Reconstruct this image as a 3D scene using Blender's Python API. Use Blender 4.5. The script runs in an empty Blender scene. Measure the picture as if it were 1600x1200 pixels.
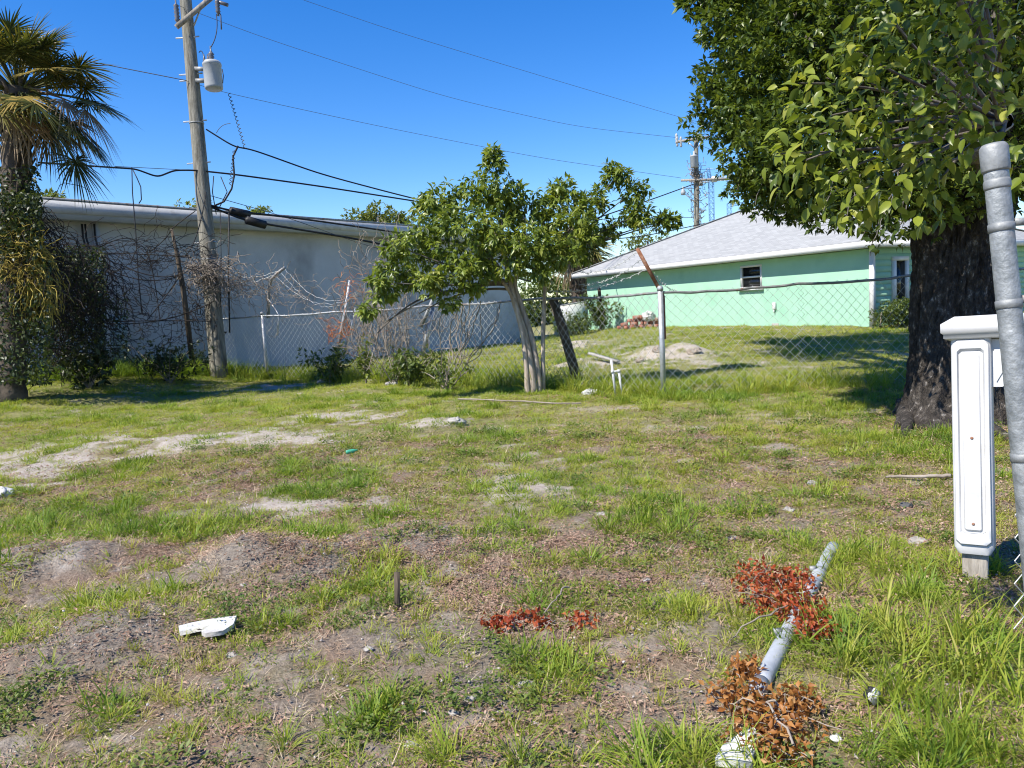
import bpy, math, random
import numpy as np
from mathutils import Vector, Matrix
random.seed(11)
rng = np.random.default_rng(11)
sc = bpy.context.scene
COL = sc.collection
PI = math.pi
V3 = lambda *a: np.array(a, float)

# ------------------------------------------------------------------ camera
CAM_H, PITCH, ROLL, FPX = 1.55, math.radians(5.6), math.radians(3.0), 1202.0
CAM = V3(0, 0, CAM_H)
FWD = V3(0, math.cos(PITCH), -math.sin(PITCH))
R0 = V3(1, 0, 0)
U0 = V3(0, math.sin(PITCH), math.cos(PITCH))
RGT = math.cos(ROLL) * R0 - math.sin(ROLL) * U0
UP = math.cos(ROLL) * U0 + math.sin(ROLL) * R0
cd = bpy.data.cameras.new('camera')
cam = bpy.data.objects.new('camera', cd)
COL.objects.link(cam)
cd.sensor_fit = 'HORIZONTAL'
cd.sensor_width = 36.0
cd.lens = 36.0 * FPX / 1600.0
cd.clip_start = 0.05
cd.clip_end = 3000
cam.matrix_world = Matrix(((RGT[0], UP[0], -FWD[0], CAM[0]), (RGT[1], UP[1], -FWD[1], CAM[1]),
                           (RGT[2], UP[2], -FWD[2], CAM[2]), (0, 0, 0, 1)))
sc.camera = cam

# ------------------------------------------------------------------ sky, sun, exposure
SUN_EL, SUN_AZ = math.radians(51), math.atan2(-0.58, -0.81)      # direction towards the sun
SUN = V3(math.cos(SUN_EL) * math.cos(SUN_AZ), math.cos(SUN_EL) * math.sin(SUN_AZ), math.sin(SUN_EL))
w = bpy.data.worlds.new('World')
sc.world = w
w.use_nodes = True
nt = w.node_tree
bg = nt.nodes['Background']
sky = nt.nodes.new('ShaderNodeTexSky')
sky.sky_type = 'NISHITA'
sky.sun_disc = False
sky.sun_elevation = SUN_EL
sky.sun_rotation = math.atan2(SUN[0], SUN[1])
sky.air_density = 1.0
sky.dust_density = 0.05
sky.ozone_density = 4.0
hs = nt.nodes.new('ShaderNodeHueSaturation')
hs.inputs['Saturation'].default_value = 1.37
hs.inputs['Hue'].default_value = 0.512
nt.links.new(sky.outputs[0], hs.inputs['Color'])
nt.links.new(hs.outputs[0], bg.inputs[0])
bg.inputs[1].default_value = 0.122
ld = bpy.data.lights.new('sun', 'SUN')
ld.energy = 5.0
ld.angle = math.radians(0.53)
ld.color = (1.0, 0.94, 0.84)
so = bpy.data.objects.new('sun', ld)
COL.objects.link(so)
so.rotation_euler = Vector(SUN).to_track_quat('Z', 'Y').to_euler()
sc.view_settings.view_transform = 'Standard'
sc.view_settings.look = 'None'
sc.view_settings.exposure = 0.74
sc.view_settings.gamma = 1.0
sc.view_settings.use_curve_mapping = False
sc.cycles.use_denoising = True
sc.cycles.pixel_filter_type = 'BLACKMAN_HARRIS'
sc.cycles.filter_width = 1.1
sc.cycles.max_bounces = 6
sc.cycles.transparent_max_bounces = 4

# ------------------------------------------------------------------ noise and terrain
def unit(a): return a / (np.linalg.norm(a, axis=-1, keepdims=True) + 1e-9)
def _hash(ix, iy, s):
    n = (ix * 374761393 + iy * 668265263 + s * 144269504) & 0xffffffff
    n = ((n ^ (n >> 13)) * 1274126177) & 0xffffffff
    return ((n ^ (n >> 16)) & 0xffff) / 65535.0

def vnoise(x, y, s=0):
    x = np.asarray(x, float); y = np.asarray(y, float)
    ix = np.floor(x).astype(np.int64); iy = np.floor(y).astype(np.int64)
    fx = x - ix; fy = y - iy
    fx = fx * fx * (3 - 2 * fx); fy = fy * fy * (3 - 2 * fy)
    a = _hash(ix, iy, s); b = _hash(ix + 1, iy, s); c = _hash(ix, iy + 1, s); d = _hash(ix + 1, iy + 1, s)
    return (a * (1 - fx) + b * fx) * (1 - fy) + (c * (1 - fx) + d * fx) * fy

def fbm(x, y, s=0, o=4):
    t = 0; a = 0.5; n = 0
    for i in range(o):
        t = t + a * vnoise(x * 2 ** i + 17.3 * i, y * 2 ** i - 9.1 * i, s + i); n += a; a *= 0.55
    return t / n

def sst(a, b, x):
    t = np.clip((np.asarray(x, float) - a) / (b - a), 0, 1)
    return t * t * (3 - 2 * t)

def ray(px, py):
    return FWD + (px - 800) / FPX * RGT - (py - 600) / FPX * UP

def P(px, py, d):
    """world point that is d metres in front of the camera, seen at a photo pixel"""
    return CAM + ray(px, py) * d

def flat(px, py, z=0.0):
    r = ray(px, py)
    return CAM + r * ((z - CAM_H) / r[2])

def ellipse(px, py, rx, ry):
    c = flat(px, py); d = c[1]
    return (c[0], c[1], rx * d / FPX, ry * d * d / (FPX * CAM_H))

MOUNDS = []
for px, py, rx, ry, h in [(395, 882, 70, 24, .19), (500, 888, 70, 22, .12), (60, 885, 140, 26, .12), (190, 985, 110, 40, .09),
                          (250, 690, 160, 14, .06), (690, 665, 60, 10, .10), (20, 1040, 120, 50, .05), (620, 840, 120, 22, .05), (1072, 562, 30, 5, .22), (1014, 563, 24, 5, .22), (1045, 566, 60, 7, .12), (912, 572, 50, 6, .16), (905, 545, 22, 4, .14)]:
    MOUNDS.append(ellipse(px, py, rx, ry) + (h,))

def ell_val(X, Y, e, p=1.0):
    q = ((X - e[0]) / e[2]) ** 2 + ((Y - e[1]) / e[3]) ** 2
    return np.exp(-q * p)

def H(X, Y):
    X = np.asarray(X, float); Y = np.asarray(Y, float)
    h = 0.42 * sst(-6.5, -10.5, X) * sst(9, 18, Y)
    h = h + 0.45 * sst(15, 27, Y) * sst(0, 6, X - 0.0 * Y)
    fade = 1 - sst(35, 60, np.hypot(X, Y))
    h = h + fade * 0.10 * (fbm(X / 2.6, Y / 2.6, 3, 3) - 0.5)
    h = h + fade * 0.05 * (fbm(X / .55, Y / .55, 8, 3) - 0.5)
    for e in MOUNDS:
        h = h + e[4] * ell_val(X, Y, e)
    return h

H00 = 0.0
def G(px, py):
    z = 0.0
    for i in range(25):
        p = flat(px, py, z)
        z = 0.5 * z + 0.5 * float(H(p[0], p[1]))
    p = flat(px, py, z)
    return V3(p[0], p[1], float(H(p[0], p[1])))

def base(px, d):
    """ground point under pixel column px at forward distance d (aimed through the tilted picture)"""
    y = 560.0
    for i in range(12):
        p = P(px, y, d)
        gz = float(H(p[0], p[1]))
        y += (p[2] - gz) * FPX / d * 0.9
    p = P(px, y, d)
    return V3(p[0], p[1], float(H(p[0], p[1])))

# ------------------------------------------------------------------ mesh builder
class MB:
    def __init__(s):
        s.V = []; s.Q = []; s.T = []; s.n = 0; s.A = []; s.N = []
    def add(s, V, F, val=None):
        V = np.asarray(V, float).reshape(-1, 3); F = np.asarray(F, np.int64)
        s.V.append(V)
        (s.Q if F.shape[1] == 4 else s.T).append(F + s.n)
        s.A.append(np.full(len(V), 0.5) if val is None else np.broadcast_to(np.asarray(val, float), (len(V),)))
        s.n += len(V)
    def ngon(s, V, val=None):
        V = np.asarray(V, float); n = len(V)
        s.V.append(V); s.N.append(np.arange(n) + s.n); s.A.append(np.full(n, .5 if val is None else val)); s.n += n
    def box(s, c, size, M=None, val=None, taper=1.0, bev=0.0):
        sx, sy, sz = [k / 2 for k in size]
        if bev > 0:
            b = min(bev, sx * .9, sy * .9)
            ring = [(-sx + b, -sy), (sx - b, -sy), (sx, -sy + b), (sx, sy - b), (sx - b, sy), (-sx + b, sy), (-sx, sy - b), (-sx, -sy + b)]
            bz = min(bev, sz * .9)
            lv = [(-sz, .0), (-sz + bz, bz), (sz - bz, bz), (sz, .0)]
            V = []
            for z, g in lv:
                k = 1.0 if g > 0 else (1 - bz / max(sx, sy) * .8)
                for x, y in ring: V.append((x * k, y * k, z))
            V = np.array(V)
            F = [(r * 8 + i, r * 8 + (i + 1) % 8, (r + 1) * 8 + (i + 1) % 8, (r + 1) * 8 + i) for r in range(3) for i in range(8)]
            if M is not None: V = V @ np.asarray(M).T
            V = V + c
            n0 = s.n
            s.add(V, F, val)
            s.N.append(np.arange(7, -1, -1) + n0); s.N.append(np.arange(24, 32) + n0)
            return
        V = np.array([(-sx, -sy, -sz), (sx, -sy, -sz), (sx, sy, -sz), (-sx, sy, -sz), (-sx * taper, -sy * taper, sz), (sx * taper, -sy * taper, sz), (sx * taper, sy * taper, sz), (-sx * taper, sy * taper, sz)])
        if M is not None: V = V @ np.asarray(M).T
        s.add(V + c, [(0, 3, 2, 1), (4, 5, 6, 7), (0, 1, 5, 4), (1, 2, 6, 5), (2, 3, 7, 6), (3, 0, 4, 7)], val)
    def bar(s, p0, p1, wd, ht, up=(0, 0, 1), val=None):
        p0 = np.asarray(p0, float); p1 = np.asarray(p1, float); d = p1 - p0; L = np.linalg.norm(d); d = d / L
        x = np.cross(d, up); x /= np.linalg.norm(x); z = np.cross(x, d)
        s.box((p0 + p1) / 2, (wd, L, ht), np.stack([x, d, z], 1), val)
    def tube(s, pts, r, n=8, caps=True, val=None):
        pts = np.asarray(pts, float); m = len(pts)
        r = np.broadcast_to(np.asarray(r, float), (m,))
        t = np.gradient(pts, axis=0); t /= np.linalg.norm(t, axis=1, keepdims=True) + 1e-12
        ref = V3(0, 0, 1) if abs(t[:, 2]).mean() < .8 else V3(1, 0, 0)
        a = np.cross(t, ref); a /= np.linalg.norm(a, axis=1, keepdims=True) + 1e-12
        b = np.cross(t, a)
        an = np.arange(n) * 2 * PI / n
        V = pts[:, None] + r[:, None, None] * (np.cos(an)[None, :, None] * a[:, None] + np.sin(an)[None, :, None] * b[:, None])
        i = np.arange(m - 1)[:, None] * n; j = np.arange(n)[None]; j2 = (j + 1) % n
        F = np.stack([i + j, i + n + j, i + n + j2, i + j2], -1).reshape(-1, 4)
        n0 = s.n
        s.add(V.reshape(-1, 3), F, val)
        if caps:
            s.N.append(np.arange(n) + n0); s.N.append(np.arange(n - 1, -1, -1) + n0 + (m - 1) * n)
    def lathe(s, o, prof, n=20, ax=None, val=None):
        o = np.asarray(o, float); ax = V3(0, 0, 1) if ax is None else np.asarray(ax, float) / np.linalg.norm(ax)
        s_ = [o + ax * z for r, z in prof]
        a = np.cross(ax, V3(.3, 1, .1)); a /= np.linalg.norm(a); b = np.cross(ax, a)
        an = np.arange(n) * 2 * PI / n
        V = np.concatenate([p + r * (np.cos(an)[:, None] * a + np.sin(an)[:, None] * b) for p, (r, z) in zip(s_, prof)])
        F = [(i * n + j, i * n + (j + 1) % n, (i + 1) * n + (j + 1) % n, (i + 1) * n + j) for i in range(len(prof) - 1) for j in range(n)]
        n0 = s.n
        s.add(V, F, val)
        s.N.append(np.arange(n - 1, -1, -1) + n0); s.N.append(np.arange(n) + n0 + (len(prof) - 1) * n)
    def grid(s, A, val=None, wrap=False):
        A = np.asarray(A, float); m, n = A.shape[:2]
        i = np.arange(m - 1)[:, None] * n; j = np.arange(n if wrap else n - 1)[None]; j2 = (j + 1) % n
        F = np.stack([i + j, i + j2, i + n + j2, i + n + j], -1).reshape(-1, 4)
        s.add(A.reshape(-1, 3), F, val)
    def build(s, name, mat, parent=None, origin=(0, 0, 0), smooth=False):
        V = np.concatenate(s.V) - np.asarray(origin, float)
        me = bpy.data.meshes.new(name)
        me.vertices.add(len(V)); me.vertices.foreach_set('co', V.astype(np.float32).ravel())
        li = []; ls = []; k = 0
        for arrs, c in ((s.T, 3), (s.Q, 4)):
            if arrs:
                a = np.concatenate(arrs); li.append(a.ravel()); ls.append(k + np.arange(len(a)) * c); k += a.size
        for a in s.N:
            li.append(np.asarray(a)); ls.append(np.array([k])); k += len(a)
        li = np.concatenate(li).astype(np.int32); ls = np.concatenate(ls).astype(np.int32)
        me.loops.add(len(li)); me.loops.foreach_set('vertex_index', li)
        me.polygons.add(len(ls)); me.polygons.foreach_set('loop_start', ls)
        if smooth: me.polygons.foreach_set('use_smooth', np.ones(len(ls), bool))
        at = me.attributes.new('v', 'FLOAT', 'POINT'); at.data.foreach_set('value', np.concatenate(s.A).astype(np.float32))
        me.update(calc_edges=True)
        if mat: me.materials.append(mat)
        o = bpy.data.objects.new(name, me); COL.objects.link(o)
        if parent is not None: o.parent = parent
        return o

ORG = {}
def thing(name, loc, label, cat, group=None):
    o = bpy.data.objects.new(name, None); COL.objects.link(o)
    o.empty_display_size = .1
    o.location = Vector(loc); ORG[o.name] = np.asarray(loc, float)
    o['label'] = label; o['category'] = cat
    if group: o['group'] = group
    return o

def tag(o, label, cat, group=None, kind=None):
    o['label'] = label; o['category'] = cat
    if group: o['group'] = group
    if kind: o['kind'] = kind
    return o

def part(mb, name, mat, root, par=None, smooth=False):
    """mesh in world coordinates under an Empty root (or under one of its parts)"""
    return mb.build(name, mat, par or root, ORG[root.name], smooth)

def solo(mb, name, mat, loc, label, cat, group=None, smooth=False):
    o = mb.build(name, mat, None, loc, smooth); o.location = Vector(loc)
    return tag(o, label, cat, group)

# ------------------------------------------------------------------ materials
def _n(nt, t, **kw):
    n = nt.nodes.new(t)
    for k, v in kw.items(): setattr(n, k, v)
    return n

def ramp(nt, fac, cols, pos=None):
    r = _n(nt, 'ShaderNodeValToRGB'); e = r.color_ramp.elements
    pos = pos or [i / (len(cols) - 1) for i in range(len(cols))]
    while len(e) < len(cols): e.new(.5)
    for k, (c, p) in enumerate(zip(cols, pos)):
        e[k].position = p; e[k].color = (*c, 1)
    nt.links.new(fac, r.inputs[0]); return r.outputs[0]

def mat(name, cols, scale=4.0, rough=.8, bump=.2, bscale=None, metal=0.0, spec=.3, stretch=(1, 1, 1), pos=None, detail=6, second=None, bdist=.02):
    m = bpy.data.materials.new(name); m.use_nodes = True
    nt = m.node_tree; b = nt.nodes['Principled BSDF']
    tc = _n(nt, 'ShaderNodeTexCoord'); mp = _n(nt, 'ShaderNodeMapping'); mp.inputs['Scale'].default_value = stretch
    nt.links.new(tc.outputs['Object'], mp.inputs[0])
    no = _n(nt, 'ShaderNodeTexNoise'); no.inputs['Scale'].default_value = scale; no.inputs['Detail'].default_value = detail; no.inputs['Roughness'].default_value = .65
    nt.links.new(mp.outputs[0], no.inputs['Vector'])
    c = ramp(nt, no.outputs['Fac'], cols, pos or list(np.linspace(.3, .7, len(cols))))
    if second:                                            # (colour, scale, lo, hi): stains with a shape of their own
        n2 = _n(nt, 'ShaderNodeTexNoise'); n2.inputs['Scale'].default_value = second[1]; n2.inputs['Detail'].default_value = 8
        nt.links.new(mp.outputs[0], n2.inputs['Vector'])
        f = ramp(nt, n2.outputs['Fac'], [(0, 0, 0), (1, 1, 1)], [second[2], second[3]])
        mx = _n(nt, 'ShaderNodeMix', data_type='RGBA'); nt.links.new(f, mx.inputs[0]); nt.links.new(c, mx.inputs[6]); mx.inputs[7].default_value = (*second[0], 1); c = mx.outputs[2]
    nt.links.new(c, b.inputs['Base Color'])
    b.inputs['Roughness'].default_value = rough; b.inputs['Metallic'].default_value = metal; b.inputs['Specular IOR Level'].default_value = spec
    if bump:
        nb = _n(nt, 'ShaderNodeTexNoise'); nb.inputs['Scale'].default_value = bscale or scale * 5; nb.inputs['Detail'].default_value = 6
        nt.links.new(mp.outputs[0], nb.inputs['Vector'])
        bu = _n(nt, 'ShaderNodeBump'); bu.inputs['Strength'].default_value = bump; bu.inputs['Distance'].default_value = bdist
        nt.links.new(nb.outputs['Fac'], bu.inputs['Height']); nt.links.new(bu.outputs[0], b.inputs['Normal'])
    return m

def leafmat(name, cols, trans=.35, rough=.45, spec=.4, source='GEOMETRY', tcol=None, attr='v', pos=None):
    m = bpy.data.materials.new(name); m.use_nodes = True
    nt = m.node_tree; b = nt.nodes['Principled BSDF']; out = nt.nodes['Material Output']
    a = _n(nt, 'ShaderNodeAttribute', attribute_name='vi' if source == 'INSTANCER' else attr); a.attribute_type = source
    f = a.outputs['Fac']
    if source == 'INSTANCER':
        a2 = _n(nt, 'ShaderNodeAttribute', attribute_name='v')
        ad = _n(nt, 'ShaderNodeMath', operation='MULTIPLY_ADD'); nt.links.new(a2.outputs['Fac'], ad.inputs[0]); ad.inputs[1].default_value = .35
        sb = _n(nt, 'ShaderNodeMath', operation='MULTIPLY_ADD'); nt.links.new(f, sb.inputs[0]); sb.inputs[1].default_value = .75; sb.inputs[2].default_value = -.05
        nt.links.new(sb.outputs[0], ad.inputs[2]); f = ad.outputs[0]
    c = ramp(nt, f, cols, pos)
    nt.links.new(c, b.inputs['Base Color']); b.inputs['Roughness'].default_value = rough; b.inputs['Specular IOR Level'].default_value = spec
    tr = _n(nt, 'ShaderNodeBsdfTranslucent')
    g = _n(nt, 'ShaderNodeMix', data_type='RGBA', blend_type='MULTIPLY'); g.inputs[0].default_value = 1; nt.links.new(c, g.inputs[6]); g.inputs[7].default_value = (*(tcol or (1.5, 1.5, .7)), 1)
    nt.links.new(g.outputs[2], tr.inputs[0])
    mx = _n(nt, 'ShaderNodeMixShader'); mx.inputs[0].default_value = trans
    nt.links.new(b.outputs[0], mx.inputs[1]); nt.links.new(tr.outputs[0], mx.inputs[2]); nt.links.new(mx.outputs[0], out.inputs[0])
    return m

M_galv = mat('galvanised_steel', [(.30, .32, .33), (.42, .44, .46), (.52, .54, .55)], 14, .5, .12, 60, .55, .4, second=((.22, .12, .06), 5, .66, .78))
M_galv_dull = mat('weathered_steel', [(.16, .17, .17), (.24, .25, .25), (.34, .35, .35)], 9, .6, .15, 50, .35, .4, second=((.20, .10, .05), 6, .58, .74))
M_wire = mat('fence_wire', [(.42, .43, .42), (.56, .57, .56)], 3, .5, 0, None, .3, .4)
M_rust = mat('rusty_steel', [(.12, .045, .025), (.26, .12, .07), (.34, .24, .18)], 12, .85, .4, 70)
M_black = mat('black_cable', [(.008, .008, .009), (.02, .02, .022)], 6, .55, .05)
M_greywire = mat('bare_wire', [(.06, .065, .07), (.10, .105, .11)], 6, .6, 0)
M_pole = mat('pole_wood', [(.10, .095, .075), (.20, .19, .155), (.31, .295, .245)], 3.0, .9, .6, 12, stretch=(6, 6, .5), second=((.06, .05, .035), 1.2, .55, .75))
M_tank = mat('transformer_paint', [(.30, .315, .32), (.40, .415, .42)], 3, .5, .05, second=((.20, .15, .11), 4, .66, .8))
M_porc = mat('porcelain', [(.10, .10, .11), (.16, .16, .17)], 5, .3, 0)
M_wall = mat('warehouse_stucco', [(.39, .395, .40), (.46, .465, .47), (.52, .525, .53)], .6, .9, .25, 30, second=((.25, .245, .24), .8, .54, .8))
M_fascia = mat('fascia_paint', [(.30, .32, .34), (.42, .44, .46)], 1.2, .7, .05)
M_roofing = mat('flat_roofing', [(.32, .33, .34), (.45, .45, .45)], 2, .9, .2)
M_mint = mat('mint_stucco', [(.30, .53, .39), (.325, .56, .415), (.35, .585, .44)], 1.2, .85, .2, 60, second=((.23, .44, .32), .8, .55, .8))
M_trim = mat('white_trim', [(.60, .61, .60), (.68, .68, .67)], 4, .6, .03)
M_glass = mat('dark_glass', [(.008, .01, .012), (.016, .018, .02)], 1, .08, 0, None, 0, .5)
M_white = mat('white_vinyl', [(.50, .50, .505), (.56, .56, .56)], 3, .42, .03, 30, second=((.38, .36, .32), 5, .56, .85))
M_oldwood = mat('weathered_wood', [(.16, .14, .11), (.30, .27, .23), (.40, .37, .32)], 4, .9, .5, 14, stretch=(5, 5, .7))
M_dwood = mat('dark_wood', [(.04, .03, .022), (.09, .07, .05), (.15, .12, .09)], 4, .9, .5, 14, stretch=(5, 5, .7))
M_brick = mat('old_brick', [(.26, .10, .07), (.36, .16, .11), (.42, .30, .24)], 6, .9, .4, 40)
M_stone = mat('pale_stone', [(.20, .185, .16), (.32, .30, .275), (.44, .42, .39)], 14, .9, .5, 30)
M_conc = mat('concrete', [(.26, .245, .225), (.36, .345, .32), (.46, .44, .41)], 5, .9, .4, 30)
M_sand = mat('dry_sand', [(.20, .16, .12), (.36, .31, .26), (.50, .45, .40)], 7, .95, 1.0, 30, bdist=.06)
M_rag = mat('white_plastic', [(.42, .42, .40), (.55, .55, .53), (.62, .62, .60)], 9, .6, .4, 40, second=((.26, .22, .18), 6, .5, .75))
M_bark = mat('small_tree_bark', [(.20, .16, .12), (.36, .30, .24), (.50, .44, .37)], 5, .9, .6, 14, stretch=(4, 4, .5))
M_twig = mat('dry_twig', [(.15, .125, .10), (.26, .22, .18), (.36, .31, .26)], 5, .9, .1)
M_dtwig = mat('dark_twig', [(.016, .013, .011), (.04, .032, .026)], 5, .9, .1)
M_crane = mat('crane_paint', [(.07, .16, .30), (.10, .20, .36)], .1, .6, 0)
M_pale = mat('crane_pale_paint', [(.45, .47, .48), (.55, .57, .58)], .1, .6, 0)
M_palmtrunk = mat('palm_trunk', [(.03, .025, .02), (.08, .065, .05), (.14, .11, .085)], 5, .95, .7, 20)  # brown darkened, with the shade around the left palm put into it
M_oak = mat('big_tree_bark', [(.018, .015, .012), (.045, .038, .032), (.09, .078, .066), (.34, .315, .29)], 11, .95, 1.0, 30, stretch=(1.5, 1.5, .8), pos=[.30, .50, .61, .70], bdist=.05)
M_limb = mat('limb_bark', [(.06, .05, .042), (.13, .115, .10), (.22, .20, .17)], 8, .9, .4)
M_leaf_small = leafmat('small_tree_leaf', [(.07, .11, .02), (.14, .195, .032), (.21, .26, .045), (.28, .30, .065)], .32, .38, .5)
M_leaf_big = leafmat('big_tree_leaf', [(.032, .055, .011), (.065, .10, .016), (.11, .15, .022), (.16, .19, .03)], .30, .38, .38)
M_leaf_near = leafmat('near_leaf', [(.06, .09, .014), (.135, .18, .022), (.22, .265, .034), (.34, .34, .065)], .36, .36, .36)  # brighter version of the crown green, with sunlight put into the colour
M_palmleaf = leafmat('palm_leaf', [(.025, .036, .013), (.06, .075, .02), (.13, .125, .03), (.32, .23, .06)], .25, .45, .3)
M_palmdry = leafmat('dry_palm_leaf', [(.13, .085, .05), (.24, .17, .10), (.36, .27, .17)], .2, .6, .3)
M_bushleaf = leafmat('shrub_leaf', [(.05, .08, .018), (.10, .14, .028), (.17, .20, .045)], .3)
M_fartree = leafmat('far_tree_leaf', [(.10, .13, .03), (.16, .19, .045), (.22, .24, .07)], .3)
M_vineleaf = leafmat('vine_leaf_shaded', [(.02, .034, .012), (.04, .06, .018), (.07, .085, .025)], .25)  # green darkened: shade over the left edge is put into the colour
M_dodder = mat('yellow_vine', [(.20, .15, .03), (.34, .26, .05), (.44, .35, .08)], 6, .8, 0)
M_redleaf = leafmat('dead_red_leaf', [(.13, .022, .010), (.27, .045, .016), (.38, .085, .024), (.40, .14, .05)], .3, .5, .35, tcol=(1.5, 1.1, .8))
M_orangeleaf = leafmat('dead_orange_leaf', [(.13, .05, .013), (.27, .105, .024), (.38, .165, .04), (.42, .24, .09)], .3, .5, .35, tcol=(1.5, 1.2, .8))
M_grass = leafmat('grass_blade', [(.36, .31, .11), (.33, .335, .055), (.25, .305, .036), (.16, .245, .028), (.09, .165, .024)], .35, .5, .25, 'INSTANCER', pos=[0, .25, .5, .75, 1])
M_weed = leafmat('weed_leaf', [(.20, .23, .04), (.13, .18, .035), (.075, .135, .03)], .3, .5, .3, 'INSTANCER')
M_straw = leafmat('straw', [(.20, .13, .085), (.38, .27, .18), (.52, .42, .30), (.58, .52, .42)], .1, .8, .1, 'INSTANCER', tcol=(1, 1, 1))
M_chip = leafmat('litter_chip', [(.10, .055, .035), (.24, .145, .10), (.40, .275, .20), (.56, .45, .35)], .05, .85, .15, 'INSTANCER', tcol=(1, 1, 1))
M_pebble = leafmat('pebble', [(.20, .17, .15), (.38, .34, .31), (.62, .58, .54)], .0, .9, .2, 'INSTANCER')

# ------------------------------------------------------------------ ground
SANDS = [ellipse(*e) for e in [(1045, 564, 70, 9), (915, 572, 55, 7), (905, 545, 28, 5), (1068, 560, 36, 8), (60, 728, 130, 22), (330, 690, 110, 13), (150, 700, 110, 10), (25, 705, 90, 9), (440, 690, 80, 10), (700, 665, 60, 9), (800, 760, 50, 16),
                               (430, 790, 60, 12), (430, 605, 60, 4), (60, 890, 150, 26), (520, 655, 80, 8), (230, 700, 60, 12), (960, 640, 60, 5)]]
SOILS = [ellipse(*e) for e in [(400, 885, 110, 38), (520, 890, 110, 34), (150, 1010, 170, 60), (60, 890, 150, 32), (250, 1080, 180, 70), (560, 1000, 140, 60),
                               (720, 1040, 150, 70), (620, 850, 170, 28), (900, 1010, 150, 60), (1080, 1050, 120, 120), (1150, 960, 90, 60), (480, 1100, 120, 60),
                               (780, 930, 100, 40), (100, 1130, 120, 60), (960, 1100, 120, 80), (380, 770, 90, 25), (870, 640, 130, 14), (1270, 730, 90, 18), (690, 905, 80, 25),
                               (1220, 810, 80, 18), (560, 745, 70, 14), (1160, 1130, 80, 60)]]
GREYS = [ellipse(*e) for e in [(395, 885, 100, 34), (510, 890, 90, 28), (60, 890, 140, 30), (150, 1000, 150, 45), (560, 860, 160, 20), (640, 1010, 110, 40), (760, 1080, 90, 40)]]
LUSH = [ellipse(*e) for e in [(100, 825, 130, 24), (330, 820, 100, 24), (1460, 1060, 220, 150), (1400, 880, 130, 60), (1400, 700, 140, 28), (700, 775, 70, 20), (1010, 800, 130, 30),
                              (950, 882, 55, 16), (740, 1160, 110, 40), (1040, 1165, 130, 50), (1100, 620, 130, 12), (720, 590, 140, 12), (950, 605, 90, 8), (870, 760, 70, 18),
                              (880, 1030, 60, 18), (870, 945, 60, 20), (590, 1130, 50, 16), (580, 885, 40, 10), (200, 940, 70, 18), (1320, 640, 130, 12), (450, 840, 90, 18), (1330, 1010, 100, 70)]]

def field(X, Y, L, p=1.0):
    f = np.zeros_like(X)
    for e in L: f = np.maximum(f, ell_val(X, Y, e, p))
    return f

def masks(X, Y):
    n1 = fbm(X / .55, Y / .55, 21, 4); n2 = fbm(X / 1.7, Y / 1.7, 33, 3); n3 = fbm(X / .20, Y / .20, 44, 3); nc = fbm(X / .34, Y / .34, 200, 2)
    sand = np.clip((field(X, Y, SANDS, .6) * 1.4 + (n1 - .5) * 2.8 + (n3 - .5) * 2.4 - .55) * 2.4, 0, 1)
    soil = np.clip((field(X, Y, SOILS, .9) * 1.2 + (n1 - .5) * 2.2 + (n3 - .5) * 1.2 - .38) * 1.8, 0, 1)
    lf_ = field(X, Y, LUSH, .8)
    lush = np.clip((nc - .645 + .30 * lf_ + .05 * sst(5, 8, Y)) * 7, 0, 1)
    far = sst(4.6, 8.5, Y)
    cov = np.clip((n1 - .5) * 3.0 + (n3 - .5) * 2.6 + (n2 - .5) * 1.4 + .49 + .43 * far + .4 * lf_ + .25 * sst(.6, 1.6, X) * (1 - far), 0, 1)
    cov = np.clip(cov * (1 - np.maximum(.8 * sand, .70 * soil * (1 - .4 * far))), 0, 1)
    cov = np.maximum(cov, lush)
    return sand, soil, lush, cov, n1, n2

fr = np.concatenate([np.linspace(-46, 46, 560), np.linspace(46, 314, 70)[1:-1]])
th = np.radians(90 - fr)
rr = np.concatenate([[0.25, .8, 1.4], np.geomspace(1.9, 34, 330), np.geomspace(36, 2400, 34)])
RR, TH = np.meshgrid(rr, th, indexing='ij')
GX = RR * np.cos(TH); GY = RR * np.sin(TH)
GZ = H(GX, GY)
sand, soil, lush, cov, n1, n2 = masks(GX, GY)
near = 1 - sst(14, 24, RR)
GZ = GZ + near * (.036 * (fbm(GX / .11, GY / .11, 51, 3) - .5) * (1.2 - .5 * cov) + .022 * (fbm(GX / .035, GY / .035, 61, 2) - .5) * (1 - cov * .5))
g = MB(); g.grid(np.stack([GX, GY, GZ], -1), wrap=True)
g.N.append(np.arange(len(th)))
gm = bpy.data.materials.new('bare_soil_and_sand'); gm.use_nodes = True
nt = gm.node_tree; b = nt.nodes['Principled BSDF']
tc = _n(nt, 'ShaderNodeTexCoord')
def nz(scale, det=8, rough=.65):
    n = _n(nt, 'ShaderNodeTexNoise'); n.inputs['Scale'].default_value = scale; n.inputs['Detail'].default_value = det; n.inputs['Roughness'].default_value = rough
    nt.links.new(tc.outputs['Object'], n.inputs['Vector']); return n.outputs['Fac']
def attr(a): return _n(nt, 'ShaderNodeAttribute', attribute_name=a).outputs['Fac']
def mixc(f, a, b_):
    mx = _n(nt, 'ShaderNodeMix', data_type='RGBA'); nt.links.new(f, mx.inputs[0]); nt.links.new(a, mx.inputs[6]); nt.links.new(b_, mx.inputs[7]); return mx.outputs[2]
c_soil = ramp(nt, nz(38), [(.10, .08, .061), (.225, .185, .147), (.375, .322, .27)], [.3, .5, .72])
c_mulch = ramp(nt, nz(60), [(.095, .06, .04), (.215, .145, .10), (.375, .285, .21)], [.3, .5, .7])
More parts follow.
